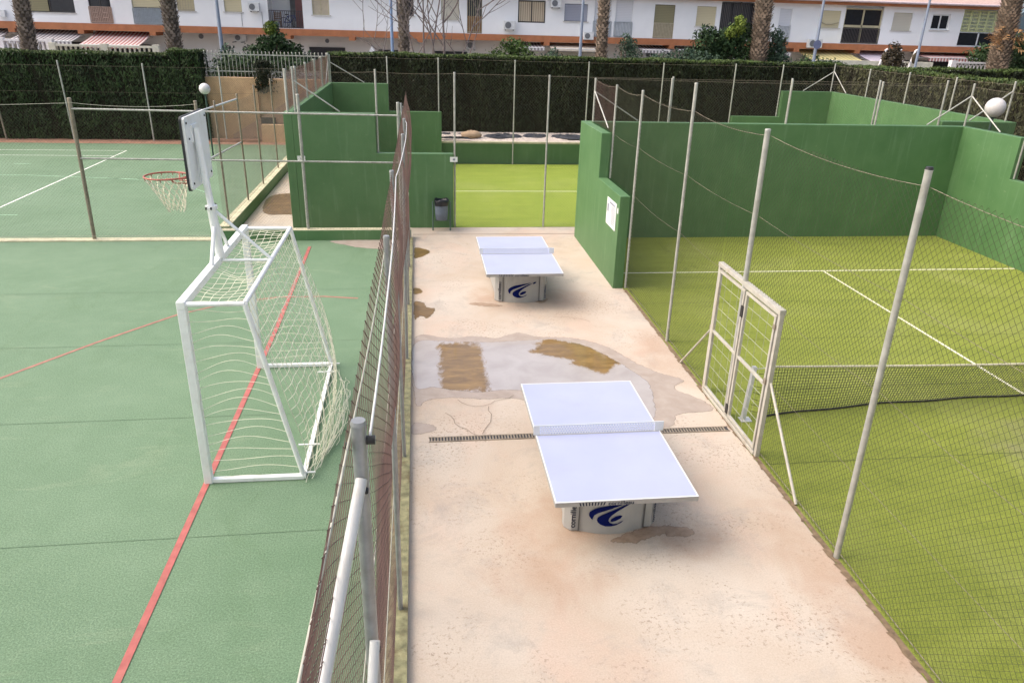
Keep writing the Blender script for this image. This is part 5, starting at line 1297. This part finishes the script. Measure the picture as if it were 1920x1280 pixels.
# house 2
h = house(-18.6, -11.2, 'white house with brown slatted balcony door above the red striped awning', [H(-18.1, -16.94, 4.66, 6.6), H(-15.8, -14.2, 4.66, 6.6), H(-13.38, -12.42, 5.43, 6.6)], [-14.9])
window(h, -18.1, -16.94, 4.66, 6.6, 'frame_d', 'pane', 1, False); railing(h, -18.12, -16.92, 4.68, 5.52, 'rail_p', panel=True); MB().box(-18.09, FY + .0, 4.68, -16.95, FY + .02, 5.47).build('railing_panel', 'rail_p', h)
window(h, -15.8, -14.2, 4.66, 6.6, 'frame_b', 'dimgrey', 1, False, 'b_beige', 5.55); railing(h, -15.8, -14.2, 4.68, 5.5, 'rail_g'); MB().box(-15.78, FY + .005, 4.68, -14.22, FY + .02, 5.45).build('railing_panel', 'rail_g', h)
window(h, -13.38, -12.42, 5.43, 6.6, 'frame_b', 'dimgrey', 0, True, 'b_beige'); railing(h, -13.35, -12.45, 5.45, 6.55, 'rail_t', FY + .02, .13)
awning(h, -18.3, -15.2, 4.24, 3.60, 'a_red', 46.3)
mb = MB(); mb.tube([(-12.6, 49.3, 4.08), (-12.6, 49.26, 4.08)], .14, 16); mb.build('round_vent', 'acfan', h)
MB().box(-18.5, 49.22, 2.4, -15.4, 49.28, 3.55).build('dark_opening', 'dim', h)
# house 3 with loggia and bicycle
h = house(-11.2, -3.6, 'white house with a recessed balcony holding a blue bicycle', [H(-10.8, -9.84, 5.45, 6.6), (-8.4, -6.46, 4.66, 6.75, 1.5), H(-5.91, -4.95, 5.42, 6.6)], [-7.43, -3.75])
window(h, -10.8, -9.84, 5.45, 6.6, 'frame_b', 'pane', 0, True, 'b_beige'); acunit(h, -9.42, -8.82, 5.52, 5.95)
railing(h, -8.4, -6.46, 4.66, 5.6, 'rail_d', FY + .04, .1)
MB().box(-6.9, FY + .35, 4.67, -6.47, FY + 1.48, 6.5).build('door', 'reddoor', h); MB().box(-7.35, FY + 1.42, 4.67, -6.92, FY + 1.47, 6.5).build('door', 'dimgrey', h)
window(h, -5.91, -4.95, 5.42, 6.6, 'frame_b', 'panec', 1, True)
acunit(h, -10.66, -9.98, 3.86, 4.26, 48.95)
for x, z in ((-5.32, 4.0), (-8.9, 4.0)): mb = MB(); mb.tube([(x, 49.3, z), (x, 49.26, z)], .12, 16); mb.build('round_vent', 'acfan', h)
MB().box(-6.4, 49.23, 2.3, -4.28, 49.28, 3.64).build('dark_opening', 'dim', h)
mb = MB(); mb.tube([(-9.9, FY - .02, 5.4), (-9.9, FY - .02, 4.7)], .012, 5); mb.tube([(-8.75, FY - .02, 5.5), (-8.75, FY - .02, 4.7)], .012, 5); mb.build('cable', 'acfan', h)
bk = empty('bicycle', (-7.2, 48.6, 4.66), 'blue bicycle parked in the recessed balcony of a white house', 'bicycle')
for x in (-7.62, -6.92):
    wv = MB().tube([(x + .27 * math.cos(a), 48.5, 4.96 + .27 * math.sin(a)) for a in np.linspace(0, 6.283, 25)[:-1]], .018, 6, closed=True).build('wheel', 'black', bk)
    mb = MB()
    for k in range(8): a = k * math.pi / 8; mb.tube([(x - .26 * math.cos(a), 48.5, 4.96 - .26 * math.sin(a)), (x + .26 * math.cos(a), 48.5, 4.96 + .26 * math.sin(a))], .004, 4)
    mb.build('spokes', 'ac', wv)
mb = MB()
for a, b in (((-7.62, 4.96), (-7.4, 5.3)), ((-7.4, 5.3), (-7.28, 4.96)), ((-7.28, 4.96), (-7.62, 4.96)), ((-7.4, 5.3), (-7.02, 5.34)), ((-7.28, 4.96), (-7.02, 5.34)), ((-6.92, 4.96), (-7.05, 5.48))): mb.tube([(a[0], 48.5, a[1]), (b[0], 48.5, b[1])], .022, 6)
mb.build('frame', 'bike', bk)
MB().box(-7.53, 48.46, 5.36, -7.33, 48.54, 5.41).build('saddle', 'black', bk); MB().tube([(-7.0, 48.25, 5.5), (-7.06, 48.5, 5.48), (-7.0, 48.75, 5.5)], .014, 6).build('handlebar', 'black', bk)
ch = empty('wooden_chair', (-8.0, 48.6, 4.66), 'brown wooden folding chair beside the blue bicycle on the balcony', 'chair')
mb = MB(); mb.box(-8.2, 48.35, 5.0, -7.8, 48.75, 5.05); mb.build('seat', 'wood', ch)
mb = MB()
for i in range(4): mb.box(-8.24, 48.72, 5.12 + i * .1, -7.78, 48.75, 5.18 + i * .1)
mb.build('backrest', 'wood', ch)
for x in (-8.18, -7.82):
    for y in (48.37, 48.72): MB().box(x - .02, y - .02, 4.66, x + .02, y + .02, 5.0 if y < 48.5 else 5.55).build('leg', 'wood', ch)
# house 4 behind bare tree
h = house(-3.6, 4.4, 'white house behind the bare tree with a tall barred brown door', [H(-1.1, -.1, 5.5, 6.6), H(1.5, 2.55, 5.38, 6.6), H(3.02, 3.92, 4.66, 6.6)], [.23])
window(h, -1.1, -.1, 5.5, 6.6, 'frame_d', 'pane', 1, True, None); railing(h, -1.05, -.15, 5.52, 6.55, 'rail_d', FY + .02, .13)
window(h, 1.5, 2.55, 5.38, 6.6, 'frame_b', 'dimgrey', 0, True, 'b_stone')
window(h, 3.02, 3.92, 4.66, 6.6, 'frame_d', 'pane', 0, False); railing(h, 3.04, 3.9, 4.68, 6.55, 'rail_o', FY + .02, .12); MB().box(3.06, FY + .06, 4.68, 3.88, FY + .085, 5.6).build('door_panel', 'wood', h)
acunit(h, 3.05, 3.6, 3.74, 4.2, 48.95)
for a, b in ((-2.3, -1.1), (1.05, 3.1)): MB().box(a, 49.23, 2.3, b, 49.28, 3.58).build('dark_opening', 'dim', h)
MB().prismY([(-2.85, 3.35), (-2.3, 3.35), (-2.57, 3.85)], 47.2, 48.6).build('canopy', 'frame_w', h)
# house 5
h = house(4.4, 13.6, 'white house with grey roller blind, four air conditioners and cream awning', [H(6.06, 7.71, 5.33, 6.55), H(8.86, 10.28, 5.48, 6.43), H(10.7, 11.75, 4.66, 6.72), H(12.0, 13.05, 4.66, 6.72)], [7.86])
window(h, 6.06, 7.71, 5.33, 6.55, 'frame_d', 'curtain', 1, False, w=.07)
window(h, 8.86, 10.28, 5.48, 6.43, 'frame_d', 'dimgrey', 0, True, 'b_grey', w=.03)
for a, b in ((10.7, 11.75), (12.0, 13.05)): window(h, a, b, 4.66, 6.72, 'frame_w', 'dimgrey', 0, False, 'b_white', 5.52); railing(h, a - .05, b + .02, 4.68, 5.54, 'rail_g'); MB().box(a + .02, FY + .005, 4.68, b - .02, FY + .02, 5.5).build('railing_panel', 'rail_w', h)
acunit(h, 5.2, 5.88, 4.92, 5.4); acunit(h, 7.97, 8.6, 6.2, 6.65); acunit(h, 10.05, 10.66, 4.48, 4.9, FY - .4)
awning(h, 6.4, 7.65, 4.22, 3.98, 'a_grey', 47.4, .14); awning(h, 8.05, 11.3, 4.24, 3.96, 'a_cream', 47.2, .12)
MB().box(8.1, 49.2, 2.1, 11.3, 49.28, 3.7).build('shutter', 'b_stone', h)
# house 6
h = house(13.6, 23.3, 'white house with a black barred balcony behind the tallest shrubs', [H(14.42, 15.7, 4.66, 6.55), H(17.07, 18.31, 5.42, 6.53), (18.6, 21.1, 4.66, 6.85, .8), H(22.4, 23.2, 4.66, 6.55)], [15.7, 19.85])
window(h, 14.42, 15.7, 4.66, 6.55, 'frame_d', 'dimgrey', 0, False, 'b_olive', 5.52); railing(h, 14.44, 15.68, 4.68, 5.54, 'rail_t', FY + .02); MB().box(14.46, FY + .05, 4.68, 15.66, FY + .068, 5.5).build('railing_panel', 'rail_o', h)
window(h, 17.07, 18.31, 5.42, 6.53, 'frame_b', 'dimgrey', 0, True, 'b_beige', w=.03)
railing(h, 18.62, 21.08, 4.68, 6.8, 'rail_d', FY + .06, .11); MB().box(19.82, FY + .03, 4.68, 19.9, FY + .1, 6.83).build('pillar', 'frame_d', h)
MB().box(18.64, FY + .76, 4.68, 21.06, FY + .79, 6.82).build('glazing', 'pane', h)
window(h, 22.4, 23.2, 4.66, 6.55, 'frame_w', 'dimgrey', 0, False, 'b_white', 5.6); railing(h, 22.4, 23.22, 4.68, 5.6, 'rail_w'); MB().box(22.42, FY + .005, 4.68, 23.18, FY + .02, 5.56).build('railing_panel', 'rail_g', h)
awning(h, 13.65, 15.5, 4.22, 4.0, 'a_grey', 47.3, .16); awning(h, 15.95, 18.2, 4.22, 4.05, 'a_grey', 47.5, .1); awning(h, 21.5, 23.2, 4.22, 4.02, 'a_grey', 47.3, .16)
acunit(h, 14.3, 14.9, 3.5, 3.9, 48.95)
# house 7
h = house(23.3, 31.6, 'white house with large glazed balcony above the yellow awning', [H(25.15, 26.42, 5.53, 6.52), (26.7, 29.25, 4.66, 6.85, .35), H(29.95, 31.25, 5.5, 6.53)], [23.85, 27.95])
window(h, 25.15, 26.42, 5.53, 6.52, 'frame_b', 'dimgrey', 0, True, 'b_beige', w=.03)
mb = MB(); mb.tube([(25.2, FY + .03, 5.85), (25.5, FY + .0, 5.73), (25.9, FY + .0, 5.73), (26.38, FY + .03, 5.85)], .03, 6); mb.build('cord', 'rail_o', h)
mb = MB(); frame_rect(mb, 26.72, 29.23, 4.68, 6.7, FY + .1, .07)
mb.box(27.93, FY + .09, 4.7, 28.03, FY + .16, 6.7); mb.box(26.78, FY + .09, 5.6, 29.2, FY + .16, 5.74)
fr = mb.build('window', 'frame_b', h); MB().box(26.78, FY + .13, 4.74, 29.18, FY + .14, 6.64).build('pane', 'pane', fr)
railing(h, 26.72, 29.23, 4.68, 5.56, 'rail_d', FY + .03, .1)
window(h, 29.95, 31.25, 5.5, 6.53, 'frame_b', 'dimgrey', 0, True, 'b_stone', w=.03)
acunit(h, 24.4, 25.3, 4.36, 4.86, FY - .42, True)
awning(h, 24.3, 27.7, 4.24, 3.66, 'a_yel', 46.4); awning(h, 28.2, 30.5, 4.24, 3.66, 'a_lilac', 46.4)
MB().box(28.0, 49.22, 2.2, 30.6, 49.28, 3.6).build('dark_opening', 'dim', h)
# house 8
h = house(31.6, 38.2, 'last white house at right with lime lattice balcony screen', [H(32.6, 33.85, 5.6, 6.52), (34.7, 37.6, 4.66, 6.85, .5)], [36.2])
window(h, 32.6, 33.85, 5.6, 6.52, 'frame_w', 'pane', 1, True, w=.08)
mb = MB(); frame_rect(mb, 34.72, 37.58, 5.55, 6.8, FY + .05, .06, .04)
for i in range(1, 5): x = 34.72 + i * 2.86 / 5; mb.box(x - .08, FY + .05, 5.6, x + .08, FY + .09, 6.75)
for i in range(1, 26): x = 34.72 + i * 2.86 / 26; mb.box(x - .012, FY + .06, 5.6, x + .012, FY + .08, 6.75)
for i in range(1, 6): z = 5.55 + i * .208; mb.box(34.76, FY + .055, z - .035, 37.54, FY + .085, z + .035)
mb.build('lattice_screen', 'rail_y', h)
mb = MB(); frame_rect(mb, 34.72, 37.58, 4.68, 5.53, FY + .1, .05); mb.box(36.1, FY + .1, 4.7, 36.18, FY + .15, 5.5); fr = mb.build('window', 'frame_w', h); MB().box(34.76, FY + .13, 4.72, 37.54, FY + .14, 5.5).build('pane', 'pane', fr)
MB().box(37.6, FY - .02, 4.64, 38.19, FY - .001, 6.86).build('corner_pilaster', 'balus', h)
awning(h, 32.3, 36.6, 4.22, 3.98, 'a_red', 47.0, .2)
MB().box(32.2, 49.22, 2.2, 36.5, 49.28, 3.7).build('dark_opening', 'dim', h)

# garden balustrades before the houses
def balustrade(x0, x1, y, zt, label, m, arcs=False):
    e = empty('balustrade', ((x0 + x1) / 2, y, 2.0), label, 'balustrade')
    mb = MB(); mb.box(x0, y - .1, 1.95, x1, y + .1, zt - .72); mb.box(x0, y - .13, zt - .1, x1, y + .13, zt)
    n = int((x1 - x0) / 3) + 1
    for i in range(n + 1): x = x0 + (x1 - x0) * i / n; mb.box(x - .16, y - .15, zt - .72, x + .16, y + .15, zt + .07)
    mb.build('base', m, e)
    mb = MB(); k = int((x1 - x0) / .24)
    for i in range(k):
        x = x0 + (i + .5) * (x1 - x0) / k
        if arcs: mb.tube([(x + .13 * math.cos(a), y, zt - .52 + .38 * math.sin(a)) for a in np.linspace(0, math.pi, 9)], .035, 6)
        else: mb.tube([(x, y, zt - .72), (x, y, zt - .6), (x, y, zt - .35), (x, y, zt - .1)], [.05, .085, .045, .06], 6)
    mb.build('balusters', m, e); return e
balustrade(-26, -18.9, 44.2, 3.85, 'white balustrade under the grey striped awnings at far left', 'balus_w')
balustrade(-18.7, -13.6, 44.0, 3.66, 'long cream balustrade below the red striped awning', 'balus')
balustrade(32.2, 39.5, 44.5, 3.85, 'white arched balustrade at the right end behind the hedge', 'balus_w', True)
e = MB(); e.box(23.5, 44.3, 1.95, 30.8, 44.55, 3.78); tag(e.build('garden_wall', 'balus'), 'plain cream garden wall below the yellow awning', 'wall')
pg = empty('garden_arch', (28.6, 44, 2), 'white curved garden arches beside the reddish plant', 'arch')
for x in (27.4, 28.3, 29.3): 
    MB().tube([(x - .25, 44, 1.95), (x - .2, 44, 3.7), (x, 44, 4.4), (x + .1, 44, 4.45)], .06, 8).build('arch_leg', 'balus_w', pg); MB().sphere((x, 43.95, 4.0), .24, 10, 8, (.8, .5, 1.3)).build('hanging_pot', 'leaf_r', pg)

# the tall block the photograph was taken from (behind the camera, shading one side of the sky), and the far hill
ab = empty('apartment_building', (0, -8, 0), 'tall pale apartment block behind the viewpoint', 'building')
MB().box(-45, -16, 0, 45, -1.6, 23).build('wall', 'house', ab)
n = 44; V = [(150 + i * 40, 900 + 60 * math.sin(i), -5) for i in range(n)] + [(150 + i * 40, 930, 30 + 32 * math.sin(i * .35 + 1) + 9 * math.sin(i * 1.3)) for i in range(n)]
struct('hill', MB().add(V, [(i, i + 1, n + i + 1, n + i) for i in range(n - 1)]).add([(v[0], v[1] + 300, v[2]) for v in V[n:]] + V[n:], [(i, i + 1, n + i + 1, n + i) for i in range(n - 1)]), 'hill')
